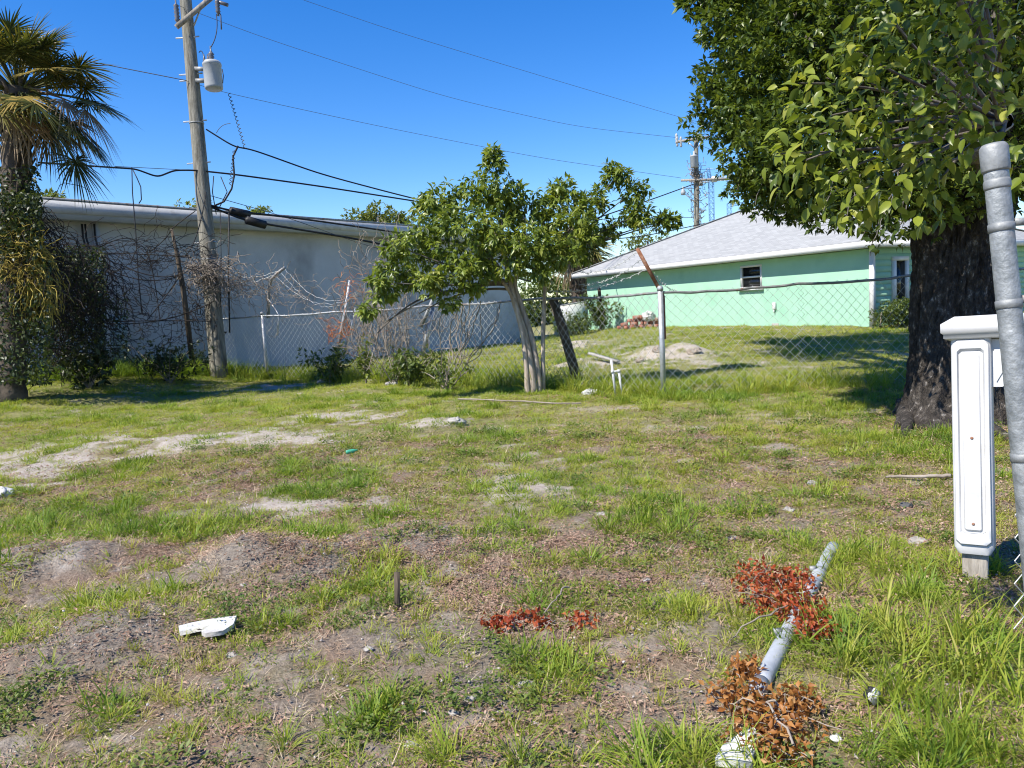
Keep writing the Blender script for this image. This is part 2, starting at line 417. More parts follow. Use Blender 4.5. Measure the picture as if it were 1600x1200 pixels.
c_sand = ramp(nt, nz(25), [(.29, .24, .20), (.42, .37, .32), (.52, .475, .425)], [.3, .5, .72])
c_lawn = ramp(nt, nz(16), [(.11, .11, .035), (.20, .21, .065), (.32, .29, .13)], [.3, .5, .72])
mf = ramp(nt, nz(1.7, 5), [(0, 0, 0), (1, 1, 1)], [.42, .58])
c = mixc(mf, c_soil, c_mulch)
c_grey = ramp(nt, nz(45), [(.095, .079, .063), (.208, .178, .147), (.345, .306, .262)], [.3, .5, .72])
c = mixc(attr('lawn'), c, c_lawn)
c = mixc(attr('grey'), c, c_grey)
c = mixc(attr('sand'), c, c_sand)
nt.links.new(c, b.inputs['Base Color']); b.inputs['Roughness'].default_value = .95; b.inputs['Specular IOR Level'].default_value = .15
bu = _n(nt, 'ShaderNodeBump'); bu.inputs['Strength'].default_value = 1.0; bu.inputs['Distance'].default_value = .02
nt.links.new(nz(70), bu.inputs['Height']); nt.links.new(bu.outputs[0], b.inputs['Normal'])
go = g.build('ground', gm, smooth=True)
for nm, arr in (('sand', sand * (1 - soil * .6)), ('lawn', np.maximum(sst(7, 11, GY) * .85, cov * .45)), ('grey', np.clip(field(GX, GY, GREYS, .9) * 1.6 - .2 + (n1 - .5), 0, 1))):
    a = go.data.attributes.new(nm, 'FLOAT', 'POINT'); a.data.foreach_set('value', arr.astype(np.float32).ravel())
go['kind'] = 'structure'; go['label'] = 'patchy vacant lot ground of bare soil, mulch and pale sand'

# ------------------------------------------------------------------ left warehouse
WA = V3(-11.9, 19.6, 0); WDIR = V3(0.6, 0.8, 0); WDIR /= np.linalg.norm(WDIR); WN = V3(WDIR[1], -WDIR[0], 0)
wl = base(813, 35.5)
WB = wl * V3(1, 1, 0)
WA = WB - (WDIR := (WB - WA) / np.linalg.norm(WB - WA)) * 27
WN = V3(WDIR[1], -WDIR[0], 0)
LW = 27.0
def wpt(px, py, off=0.0):
    r = ray(px, py); o = WA + WN * off
    return CAM + r * (np.dot(o - CAM, WN) / np.dot(r, WN))
wt_z = wpt(300, 331)[2]
root = thing('warehouse', WA, 'long low pale grey stucco building with flat roof, standing in shade behind the fence', 'building')
m = MB()
D = 13.0; h0 = -1.0; ht = wt_z - .45
for a, c2, n in ((WA, WB, WN), (WB, WB - WN * D, WDIR), (WB - WN * D, WA - WN * D, -WN), (WA - WN * D, WA, -WDIR)):
    dv = c2 - a; Ln = np.linalg.norm(dv); dv = dv / Ln
    A = np.array([[a + dv * Ln * s_ + V3(0, 0, h0 + (ht - h0) * t) for s_ in np.linspace(0, 1, 30)] for t in np.linspace(0, 1, 8)])
    m.grid(A)
part(m, 'wall', M_wall, root)
m = MB()
o1 = .45
c4 = [WA + WN * o1 - WDIR * o1, WB + WN * o1 + WDIR * o1, WB - WN * (D + o1) + WDIR * o1, WA - WN * (D + o1) - WDIR * o1]
for k in range(4):
    a, c2 = c4[k], c4[(k + 1) % 4]
    m.bar(a + V3(0, 0, wt_z - .26), c2 + V3(0, 0, wt_z - .26), .06, .46)
fz = part(m, 'fascia', M_fascia, root)
m = MB()
for k in range(4):
    a, c2 = c4[k], c4[(k + 1) % 4]
    m.bar(a + V3(0, 0, wt_z), c2 + V3(0, 0, wt_z), .10, .07)
part(m, 'drip_edge', M_galv_dull, root, fz)
m = MB()
for k in range(4):
    a, c2 = c4[k], c4[(k + 1) % 4]; n_ = unit(np.cross(c2 - a, V3(0, 0, 1)))
    m.bar(a + n_ * .045 + V3(0, 0, wt_z - .19), c2 + n_ * .045 + V3(0, 0, wt_z - .19), .03, .30)
part(m, 'fascia_board', mat('pale_fascia_board', [(.40, .41, .42), (.50, .51, .52)], 2, .7, .05, second=((.26, .25, .24), 3, .55, .8)), root, fz)
m = MB(); m.ngon([p + V3(0, 0, wt_z - .05) for p in c4]); m.ngon([p + V3(0, 0, wt_z - .47) for p in c4[::-1]])
part(m, 'roof', M_roofing, root)
m = MB()
s0 = wpt(148, 360); sL = np.dot(s0 - WA, WDIR)
m.box(WA + WDIR * (sL) + WN * .04 + V3(0, 0, (ht + h0) / 2), (.16, .14, ht - h0), np.stack([WDIR, WN, V3(0, 0, 1)], 1))
part(m, 'pilaster', M_wall, root)
m = MB()
pc = wpt(172, 540); m.box(pc + WN * .05, (.9, .1, 1.6), np.stack([WDIR, WN, V3(0, 0, 1)], 1))
part(m, 'wall_box', mat('pale_green_paint', [(.24, .30, .28), (.32, .38, .35)], 3, .7, .1), root)
for px in (128, 133, 147):
    m = MB(); q = [wpt(px, 350, .12), wpt(px + 2, 372, .13), wpt(px + 8, 392, .2), wpt(px + 14, 405, .3)]
    m.tube(q, .025, 6); part(m, 'conduit', M_black, root)

# ------------------------------------------------------------------ green house
HR = base(1363, 24.0); HL = base(920, 37.0)
hz = min(HR[2], HL[2]) - .02
d1 = (HL - HR) * V3(1, 1, 0); HLn = np.linalg.norm(d1); d1 /= HLn
d2 = V3(d1[1], -d1[0], 0)
HW, WALLH, OV = 10.0, 2.52, .5
root = thing('house', (HR[0], HR[1], hz), 'mint green stucco house with grey shingled hip roof and white trim', 'house')
def hp(a, b_, z): return V3(HR[0], HR[1], hz) + d1 * a + d2 * b_ + V3(0, 0, z)
FR = np.stack([d1, d2, V3(0, 0, 1)], 1)
def hpx(px, py, b_=0.0):
    r = ray(px, py); o = hp(0, b_, 0); t = np.dot(o - CAM, d2) / np.dot(r, d2); q = CAM + r * t - hp(0, 0, 0); return np.dot(q, d1), q[2]
wa0, wz0 = hpx(1191, 450); wa1, wz1 = hpx(1157, 416)
wa0, wa1 = min(wa0, wa1), max(wa0, wa1); wz0, wz1 = min(wz0, wz1), max(wz0, wz1)
m = MB()
def panel(m, a0, a1, z0, z1): m.grid([[hp(a0 + (a1 - a0) * s_, 0, z0 + (z1 - z0) * t) for s_ in (1, .5, 0)] for t in (0, .5, 1)])
panel(m, 0, wa0, -.5, WALLH); panel(m, wa1, HLn, -.5, WALLH); panel(m, wa0, wa1, -.5, wz0); panel(m, wa0, wa1, wz1, WALLH)
m.grid([[hp(HLn, HW * s_, z) for s_ in (0, 1)] for z in (-.5, WALLH)]); m.grid([[hp(HLn * (1 - s_), HW, z) for s_ in (0, 1)] for z in (-.5, WALLH)])
m.grid([[hp(0, HW * (1 - s_), z) for s_ in (0, 1)] for z in (-.5, WALLH)])
part(m, 'wall', M_mint, root)
m = MB()                                                   # window on the mint wall
fw = .07; dep = .10
for a0, a1, z0, z1 in ((wa0, wa1, wz1 - fw, wz1), (wa0, wa1, wz0, wz0 + fw), (wa0, wa0 + fw, wz0 + fw, wz1 - fw), (wa1 - fw, wa1, wz0 + fw, wz1 - fw), (wa0 + fw, wa1 - fw, (wz0 + wz1) / 2 - .03, (wz0 + wz1) / 2 + .03)):
    m.box(hp((a0 + a1) / 2, .02, (z0 + z1) / 2), (a1 - a0, .09, z1 - z0), FR)
wnd = part(m, 'window', M_trim, root)
for k in range(2):
    zm = (wz0 + wz1) / 2; z0, z1 = ((wz0 + fw, zm - .03), (zm + .03, wz1 - fw))[k]
    m = MB(); m.box(hp((wa0 + wa1) / 2, .06 + .01 * k, (z0 + z1) / 2), (wa1 - wa0 - 2 * fw, .01, z1 - z0), FR); part(m, 'pane', M_glass, root, wnd)
m = MB(); m.box(hp((wa0 + wa1) / 2, -.04, wz0 - .03), (wa1 - wa0 + .16, .14, .06), FR); part(m, 'sill', M_trim, root, wnd)
# siding on the end wall round the corner
NB = 14; bh = (WALLH + .1) / NB
da, db = 1.5, 2.5
for k in range(NB):
    m = MB(); zc = bh * (k + .5) - .08
    m.box(hp(-.035, HW / 2, zc), (.05, HW - .02, bh * 1.02), FR @ np.array([[math.cos(.12), 0, math.sin(.12)], [0, 1, 0], [-math.sin(.12), 0, math.cos(.12)]]))
    part(m, 'siding_board', M_mint, root)
m = MB()
for b0 in (0.0,):
    m.box(hp(-.03, -.03, WALLH / 2 - .05), (.13, .13, WALLH + .1), FR)
part(m, 'corner_trim', M_trim, root)
def epx(px):                                               # distance along the end wall for a pixel column
    lo, hi = 0.0, 9.0
    for i in range(40):
        md = (lo + hi) / 2; q = hp(0, md, 1) - CAM; x = 800 + FPX * np.dot(q, RGT) / np.dot(q, FWD)
        lo, hi = (md, hi) if x < px else (lo, md)
    return lo
e0, e1 = epx(1390), epx(1414)
m = MB()
for a0, a1, z0, z1 in ((e0, e1, 2.12, 2.25), (e0, e1, .55, .68), (e0, e0 + .14, .68, 2.12), (e1 - .14, e1, .68, 2.12)):
    m.box(hp(-.10, (a0 + a1) / 2, (z0 + z1) / 2), (.10, a1 - a0, z1 - z0), FR)
wnd = part(m, 'window', M_trim, root)
m = MB(); m.box(hp(-.075, (e0 + e1) / 2, 1.4), (.02, e1 - e0 - .28, 1.44), FR); part(m, 'pane', M_glass, root, wnd)
# roof
SL = .42
RZ = WALLH + .02
co = [hp(-OV, -OV, RZ), hp(HLn + OV, -OV, RZ), hp(HLn + OV, HW + OV, RZ), hp(-OV, HW + OV, RZ)]
rh = (HW / 2 + OV) * SL
r0 = hp(HW / 2, HW / 2, RZ + .2 + rh); r1 = hp(HLn - HW / 2, HW / 2, RZ + .2 + rh)
e4 = [q + V3(0, 0, .2) for q in co]
M_shingle = bpy.data.materials.new('grey_shingle'); M_shingle.use_nodes = True
nt = M_shingle.node_tree; b = nt.nodes['Principled BSDF']; tc = _n(nt, 'ShaderNodeTexCoord')
mp = _n(nt, 'ShaderNodeMapping'); mp.inputs['Rotation'].default_value = (0, 0, -math.atan2(d1[1], d1[0]))
nt.links.new(tc.outputs['Object'], mp.inputs[0])
br = _n(nt, 'ShaderNodeTexBrick'); br.inputs['Scale'].default_value = 1.0; br.inputs['Brick Width'].default_value = .32; br.inputs['Row Height'].default_value = .135; br.inputs['Mortar Size'].default_value = .008
br.inputs['Color1'].default_value = (.27, .275, .272, 1); br.inputs['Color2'].default_value = (.34, .345, .34, 1); br.inputs['Mortar'].default_value = (.22, .225, .22, 1)
nt.links.new(mp.outputs[0], br.inputs[0]); nt.links.new(br.outputs[0], b.inputs['Base Color']); b.inputs['Roughness'].default_value = .95
bu = _n(nt, 'ShaderNodeBump'); bu.inputs['Strength'].default_value = .4; nt.links.new(br.outputs['Fac'], bu.inputs['Height']); bu.invert = True; nt.links.new(bu.outputs[0], b.inputs['Normal'])
m = MB()
m.add([e4[1], e4[0], r0, r1], [(0, 1, 2, 3)]); m.add([e4[3], e4[2], r1, r0], [(0, 1, 2, 3)])
m.add([e4[0], e4[3], r0], [(0, 1, 2)]); m.add([e4[2], e4[1], r1], [(0, 1, 2)])
rf = part(m, 'roof', M_shingle, root)
m = MB()
for a, c2 in ((r0, r1), (e4[0], r0), (e4[1], r1), (e4[2], r1), (e4[3], r0)):
    m.bar(a + V3(0, 0, .03), c2 + V3(0, 0, .03), .25, .03)
part(m, 'ridge_cap', M_shingle, root, rf)
m = MB()
for k in range(4): m.bar(co[k] + V3(0, 0, .09), co[(k + 1) % 4] + V3(0, 0, .09), .04, .2)
part(m, 'fascia', M_trim, root, rf)
m = MB(); m.ngon([q + V3(0, 0, .0) for q in co]); part(m, 'soffit', M_trim, root, rf)
for a, bb in ((5.2, 2.4), (3.2, 3.2)):
    zz = RZ + .2 + (bb + OV) * SL
    m = MB(); m.lathe(hp(a, bb, zz - .1), [(.06, 0), (.06, .38), (.09, .38), (.09, .44)], 10); m.lathe(hp(a, bb, zz - .12), [(.2, 0), (.16, .1), (.07, .2)], 10); part(m, 'vent_pipe', M_galv_dull, root, rf)
fa, fzz = hpx(1211, 478)
m = MB(); m.box(hp(fa, -.05, fzz), (.14, .09, .24), FR, bev=.02); m.lathe(hp(fa, -.06, fzz - .25), [(.02, 0), (.02, .14)], 8); part(m, 'meter_box', M_trim, root)
m = MB(); m.box(hp(fa, -.01, .12), (.3, .012, .25), FR); part(m, 'scuff_plate', M_conc, root)

# ------------------------------------------------------------------ white garden wall by the house
p0 = base(868, 36.0); p1 = base(921, 37.5)
m = MB(); m.bar(p0 + V3(0, 0, .5), p1 + V3(0, 0, .5), .2, 1.7); 
root = thing('garden_wall', p0, 'short white painted garden wall at the left end of the green house', 'wall')
part(m, 'wall', mat('white_masonry', [(.55, .55, .55), (.68, .68, .68)], 2, .9, .2), root)
m = MB(); m.bar(p0 + V3(0, 0, 1.38), p1 + V3(0, 0, 1.38), .26, .06); part(m, 'coping', M_conc, root)

# ------------------------------------------------------------------ leaves

def leaves(mb, pos, ax, nrm, L, W, v, fold=.18, curl=.15):
    """folded leaf blades of five vertices, all at once"""
    n = len(pos); ax = unit(ax); side = unit(np.cross(nrm, ax)); up = np.cross(ax, side)
    L = np.broadcast_to(L, (n,))[:, None]; W = np.broadcast_to(W, (n,))[:, None]
    tip = pos + ax * L - up * L * curl
    mid = pos + ax * L * .45
    V = np.stack([pos, mid - side * W / 2 + up * W * fold, mid, mid + side * W / 2 + up * W * fold, tip], 1)
    F = np.array([(0, 2, 1), (0, 3, 2), (1, 2, 4), (2, 3, 4)])
    F = (np.arange(n)[:, None, None] * 5 + F[None]).reshape(-1, 3)
    mb.add(V.reshape(-1, 3), F, np.repeat(v, 5))

def rnd_dir(n, zb=0.0):
    d = rng.normal(size=(n, 3)); d[:, 2] += zb; return unit(d)

def blob_leaves(mb, c, r, n, L, W, droop=.3, per=7, squash=.75):
    """rosettes of leaves through a ball"""
    k = max(1, n // per)
    q = rnd_dir(k) * (r * rng.random((k, 1)) ** .45); q[:, 2] *= squash
    cen = np.asarray(c) + q
    out = unit(q + rng.normal(size=q.shape) * .25 * r + V3(0, 0, .25 * r))
    pos = np.repeat(cen, per, 0); o = np.repeat(out, per, 0)
    ax = unit(rng.normal(size=pos.shape) * .8 + o * .75 - V3(0, 0, droop))
    nr = unit(V3(0, 0, 1) + rng.normal(size=pos.shape) * .45 + o * .3)
    LL = L * rng.uniform(.65, 1.2, len(pos))
    vv = np.clip(np.repeat(rng.normal(.45, .22, k), per) + rng.normal(0, .12, len(pos)), 0, 1)
    leaves(mb, pos + ax * L * .15, ax, nr, LL, LL * W, vv)

def curve(a, b_, sag=0.0, n=10, jit=0.0):
    t = np.linspace(0, 1, n)[:, None]; p = np.asarray(a) * (1 - t) + np.asarray(b_) * t
    p[:, 2] -= sag * 4 * (t * (1 - t))[:, 0]
    if jit: p[1:-1] += rng.normal(size=(n - 2, 3)) * jit
    return p

def bez(a, c, b_, n=10):
    t = np.linspace(0, 1, n)[:, None]; return np.asarray(a) * (1 - t) ** 2 + 2 * np.asarray(c) * t * (1 - t) + np.asarray(b_) * t ** 2

# ------------------------------------------------------------------ big tree on the right
TB = base(1497, 9.0)
root = thing('shade_tree', TB, 'large dark barked tree at right with dense overhanging green crown', 'tree')
rows, nseg = 220, 200
zz = np.linspace(-.25, 4.2, rows); an = np.linspace(0, 2 * PI, nseg, endpoint=False)
Z, AN = np.meshgrid(zz, an, indexing='ij')
flare = .46 * np.exp(-np.clip(Z + .05, 0, 9) / .22) * (.55 + .45 * np.cos(3 * AN + .9)) + .12 * np.exp(-np.clip(Z, 0, 9) / .6)
Rr = .42 + flare + .05 * np.sin(2 * AN + Z * .7) + .04 * np.sin(5 * AN + 1 + Z * .9) + .10 * sst(1.9, 3.2, Z)
u = AN / (2 * PI)
def wrapn(su, sz, s, o=3): return fbm(np.cos(AN) * su + 40, np.sin(AN) * su + Z * sz, s, o)
ridg = 1 - 2 * np.abs(wrapn(5.5, 1.6, 71) - .5)
ridg2 = 1 - 2 * np.abs(wrapn(11, 4.0, 77) - .5)
Rr = Rr + .11 * (ridg - .75) + .075 * (ridg2 - .75) + .05 * (wrapn(16, 9, 83, 2) - .5)
lx = -.05 + .035 * Z; ly = .02 * Z
tr = MB(); tr.grid(np.stack([TB[0] + lx + Rr * np.cos(AN), TB[1] + ly + Rr * np.sin(AN), TB[2] + Z], -1), wrap=True)
part(tr, 'trunk', M_oak, root, smooth=True)
roots_ = [((1450, 665), (1400, 690), .10), ((1560, 680), (1600, 700), .09), ((1440, 650), (1385, 680), .06)]
for (a, b2, r) in roots_:
    pa = G(*a); pb = G(*b2); m = MB(); m.tube(bez(pa + V3(0, .5, .10), (pa + pb) / 2 + V3(0, 0, .05), pb - V3(0, 0, .06), 10), np.linspace(r, .02, 10), 8); part(m, 'root', M_oak, root, smooth=True)
top = TB + V3(.1, .08, 3.6)
BLOBS = []
for px, py, d, r in [(1120, 10, 9.5, .36), (1135, 55, 9.3, .38), (1170, -40, 9.6, .55), (1190, 20, 9, .75), (1140, 165, 9.2, .45), (1170, 110, 9, .6), (1125, 195, 9.4, .33), (1180, 215, 9, .5),
                     (1210, 150, 8.7, .7), (1260, 70, 8.6, .85), (1200, 270, 9, .42), (1250, 230, 8.6, .6), (1300, 160, 8.4, .8), (1340, 40, 8.2, .95), (1175, 300, 9.1, .24), (1230, 320, 8.9, .30),
                     (1290, 285, 8.5, .5), (1350, 250, 8.2, .6), (1420, 120, 8, .9), (1420, 230, 7.8, .65), (1480, 40, 8, 1.0), (1500, 180, 8, .8), (1570, 100, 8, 1.0), (1590, 220, 8.2, .8),
                     (1340, 325, 8.0, .36), (1395, 330, 7.9, .38), (1460, 300, 7.8, .42), (1540, 290, 8, .5), (1640, 150, 8.5, 1.1), (1280, 330, 8.4, .28),
                     (1085, 5, 9.8, .20), (1110, 130, 9.5, .22), (1300, -60, 9.0, 1.0), (1450, -90, 9, 1.1), (1600, -80, 9, 1.2), (1700, 0, 9, 1.3), (1750, 200, 9, 1.1), (1200, -110, 9.6, .9),
                     (1380, 130, 10.5, 1.1), (1250, 150, 10.6, .9), (1500, 100, 11, 1.3), (1330, -10, 11, 1.1), (1450, 270, 10.5, .55), (1600, 200, 11, 1.2), (1300, 260, 10.3, .55), (1180, 180, 10.8, .6), (1230, 90, 11, .8), (1230, 240, 10.8, .5), (1200, 285, 10.6, .38), (1260, 295, 10.4, .42), (1310, 300, 10.2, .45), (1360, 290, 10.2, .5), (1160, 60, 11, .55), (1290, 40, 11.5, 1.0), (1250, 180, 13, .9), (1350, 120, 13, 1.1), (1330, 230, 12.6, .6), (1400, 30, 12.5, 1.2), (1480, 200, 12, 1.0)]:
    BLOBS.append((P(px, py, d), r))
# the crown goes on above the picture and behind the trunk
for k in range(26):
    a = rng.uniform(0, 2 * PI); rad = rng.uniform(.4, 3.0)
    BLOBS.append((TB + V3(rad * math.cos(a) + .9, 1.0 + rad * math.sin(a) * .8, rng.uniform(5.6, 9.0) - rad * .35), rng.uniform(.8, 1.2)))
for k in range(24):
    x_, y_ = rng.uniform(.6, 5.0), rng.uniform(12.5, 17.5); BLOBS.append((V3(x_, y_, rng.uniform(9.0, 11.0)), rng.uniform(.8, 1.15)))  # unseen high leaf balls added to throw shade on the yard
for px, py, h_ in ((1335, 600, 3.2), (1370, 590, 3.1), (1400, 600, 3.3), (1360, 625, 3.1), (1410, 640, 3.2), (1430, 580, 3.4), (1390, 570, 3.5), (1345, 575, 3.4)):
    q = G(px, py); BLOBS.append((q + h_ * V3(SUN[0] / SUN[2], SUN[1] / SUN[2], 1), .42))  # leaf balls added along the sun's path to shade ground left of the trunk
lv = MB(); br_ = []
for c, r in BLOBS:
    vis = c[2] < 5.2
    blob_leaves(lv, c, r, int((2500 if vis else 1300) * r * r + 150), (.085 if vis else .15), .48, .25)
    br_.append((c, r))
    if vis:
        for j in range(6):
            q = rnd_dir(1)[0]; blob_leaves(lv, c + q * r * rng.uniform(.9, 1.12) * V3(1, 1, .8), rng.uniform(.08, .18), 42, .085, .48, .3)
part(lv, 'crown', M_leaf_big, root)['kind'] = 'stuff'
for c, r in br_:
    if r > .5:
        st = TB + V3(.08 + rng.normal() * .15, .05 + rng.normal() * .15, rng.uniform(2.5, 3.9)); m = MB()
        m.tube(bez(st, (st + c) / 2 + V3(0, 0, .35), c, 10), np.linspace(.05 + .05 * r, .018, 10), 6, False); part(m, 'limb', M_limb, root)
# drooping sparse sprays under the crown
sp = MB(); stw = MB()
for px, py, d in [(1320, 350, 7.6), (1345, 375, 7.6), (1375, 365, 7.4), (1395, 380, 7.4), (1285, 345, 7.8), (1360, 400, 7.5), (1390, 330, 7.3), (1410, 355, 7.3), (1180, 320, 8.5), (1210, 325, 8.6), (1255, 330, 8.5), (1150, 305, 8.9)]:
    c = P(px, py, d); st = c + V3(.25, .2, .5); stw.tube(curve(st, c, -.05, 7, .012), np.linspace(.008, .003, 7), 4, False)
    k = 9; t = rng.random((k, 1)); pos = st * (1 - t) + c * t + rng.normal(size=(k, 3)) * .03
    ax = unit(rng.normal(size=(k, 3)) * .7 + V3(-.3, -.1, -.8)); leaves(sp, pos, ax, rnd_dir(k, .5), .10, .052, rng.uniform(.1, .5, k))
part(stw, 'twig', M_limb, root)['kind'] = 'stuff'
part(sp, 'spray', M_leaf_big, root)['kind'] = 'stuff'
# branch that reaches towards the camera with large leaves
NEAR = [(1260, 250, 3.9, .22), (1300, 180, 3.9, .25), (1360, 130, 3.8, .27), (1310, 270, 3.9, .24), (1370, 220, 3.8, .26), (1430, 90, 3.7, .28), (1430, 180, 3.7, .27), (1400, 290, 3.9, .24),
        (1500, 60, 3.6, .3), (1500, 160, 3.6, .28), (1470, 250, 3.8, .25), (1570, 60, 3.5, .3), (1570, 150, 3.6, .28), (1400, 40, 3.8, .22), (1470, 10, 3.7, .28), (1220, 240, 4.0, .1), (1560, 10, 3.6, .28),
        (1450, 310, 4.0, .18), (1330, 310, 4.0, .16), (1590, 260, 3.4, .12), (1250, 130, 4.0, .12), (1280, 210, 3.95, .2), (1340, 80, 3.9, .15), (1540, 210, 3.7, .2), (1390, 20, 4.0, .12)]
NEAR_SHADE = []
m = MB(); bs = TB + V3(-.1, -.35, 2.75); hub = P(1570, 190, 3.0)
m.tube(bez(bs, (bs + hub) / 2 + V3(.2, 0, .35), hub, 12), np.linspace(.09, .03, 12), 8, False)
for px, py, d, r in NEAR:
    c = P(px, py, d * .67); mid = (hub + c) / 2 + rng.normal(size=3) * .06
    m.tube(bez(hub, mid, c, 9), np.linspace(.010, .003, 9), 5, False)
nb = part(m, 'near_branch', M_limb, root)
m = MB(); m.tube(np.array([P(1500, 243, 3.2), P(1530, 232, 3.25), P(1552, 215, 3.4), P(1580, 195, 3.8)]), [.004, .010, .012, .012], 6); part(m, 'bare_twig', M_oldwood, root)
def big_leaf(vv, bend):
    t = np.linspace(0, 1, 7); wd = np.sin(PI * t ** .8) ** .8 * .27 * (1 - .15 * t); wd[0] = .02; wd[-1] = .0
    A = []
    for ti, wi in zip(t, wd):
        z = -bend * ti * ti
        A.append([(-wi, ti, z + wi * .30), (-wi * .5, ti, z + wi * .10), (0, ti, z), (wi * .5, ti, z + wi * .10), (wi, ti, z + wi * .30)])
    mm = MB(); mm.grid(np.array(A), vv); mm.tube(np.array([(0, -.25, .06), (0, -.1, .01), (0, 0, 0)]), .012, 4, False, .95)
    o = mm.build('leaf', M_leaf_near, smooth=True); me = o.data; bpy.data.objects.remove(o); return me
LEAFM = [big_leaf(v_, bd) for v_, bd in zip(np.linspace(.02, .95, 9), (.05, .2, .35, .1, .3, .15, .25, .4, .1))]
for px, py, d, zz_ in ((1520, 80, 2.45, 3.3), (1580, 120, 2.4, 3.3), (1490, 200, 2.5, 3.0), (1570, 230, 2.5, 3.1), (1450, 30, 2.5, 3.4), (1600, 40, 2.4, 3.5), (1530, 150, 2.45, 3.6)):  # unseen boughs added sunward to shade the near leaves on the right
    q = P(px, py, d); k_ = zz_ - q[2]; NEAR_SHADE.append(q + k_ * V3(SUN[0] / SUN[2], SUN[1] / SUN[2], 1))
m = MB()
for c in NEAR_SHADE: m.tube(bez(hub, (hub + c) / 2 + V3(0, 0, .2), c, 9), np.linspace(.014, .004, 9), 5, False)
part(m, 'added_shade_branch', M_limb, root)
LV0 = []
for bd in (.08, .22, .36):
    t = np.linspace(0, 1, 6); wd = np.sin(PI * t ** .8) ** .8 * .26; wd[0] = .02; wd[-1] = 0
    LV0.append(np.array([[(-w_, ti, -bd * ti * ti + w_ * .3), (0, ti, -bd * ti * ti), (w_, ti, -bd * ti * ti + w_ * .3)] for ti, w_ in zip(t, wd)]).reshape(-1, 3))
LF0 = np.array([(i * 3 + j, i * 3 + j + 1, i * 3 + j + 4, i * 3 + j + 3) for i in range(5) for j in range(2)])
cand = []
for c in NEAR_SHADE:
    for k in range(70):
        q = rnd_dir(1)[0] * .26 * rng.random() ** .4; cand.append((c + q, q / (np.linalg.norm(q) + 1e-6)))
for px, py, d, r in NEAR:
    c = P(px, py, d * .67); r = r * .72
    for k in range(int(20 + 900 * r * r)):
        q = rnd_dir(1)[0] * r * rng.random() ** .4
        cand.append((c + q, q / (np.linalg.norm(q) + 1e-6)))
rng.shuffle(cand)
cand.sort(key=lambda k: np.dot(k[0] - CAM, FWD) + (5 if k[0][2] > 2.85 else 0))
O0 = ORG[root.name]
rest = MB()
for k, (p, od) in enumerate(cand):
    ax = unit(od * .6 + rng.normal(size=3) * .6 + V3(-.2, -.1, -.35)); nr = unit(V3(-.3, -.2, 1) + rng.normal(size=3) * .45)
    sd = unit(np.cross(ax, nr)); up = np.cross(sd, ax); s_ = rng.uniform(.038, .062)
    if k < 300:
        o = bpy.data.objects.new('leaf', LEAFM[int(rng.integers(9))]); COL.objects.link(o); o.parent = nb
        o.matrix_local = Matrix(((sd[0] * s_, ax[0] * s_, up[0] * s_, p[0] - O0[0]), (sd[1] * s_, ax[1] * s_, up[1] * s_, p[1] - O0[1]), (sd[2] * s_, ax[2] * s_, up[2] * s_, p[2] - O0[2]), (0, 0, 0, 1)))
    else:
        rest.add(p + (LV0[int(rng.integers(3))] * s_) @ np.stack([sd, ax, up]), LF0, rng.uniform(0, .95))
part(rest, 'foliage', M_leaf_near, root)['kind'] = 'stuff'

# ------------------------------------------------------------------ small tree at the fence
SB = base(836, 13.9)
root = thing('young_tree', SB, 'small many-stemmed tree with drooping leaves growing at the chain link fence', 'tree')
DS = 13.9
stems = [([(833, 602), (828, 560), (816, 510), (803, 470), (797, 440), (790, 405), (770, 360)], .078, .036, 0),
         ([(842, 602), (838, 560), (826, 510), (812, 470), (802, 445), (815, 400), (820, 340)], .066, .032, .06),
         ([(824, 602), (822, 570), (818, 530), (808, 480), (793, 448), (770, 425)], .05, .028, -.05),
         ([(848, 602), (848, 545), (850, 480), (851, 450), (856, 415), (868, 385), (900, 355)], .045, .024, .12)]
for pts, r0_, r1_, off in stems:
    q = np.array([P(x, y, DS + off) for x, y in pts]); q[0][2] = min(q[0][2], SB[2]) - .05
    t = np.linspace(0, len(q) - 1, 30); qq = np.stack([np.interp(t, range(len(q)), q[:, i]) for i in range(3)], 1)
    k = np.array([.25, .5, .25]); q2 = qq.copy()
    for it in range(4): q2[1:-1] = .25 * q2[:-2] + .5 * q2[1:-1] + .25 * q2[2:]
    m = MB(); m.tube(q2, np.linspace(r0_, r1_, 30) * (1 + .08 * np.sin(np.arange(30) * .9)), 10); part(m, 'stem', M_bark, root, smooth=True)
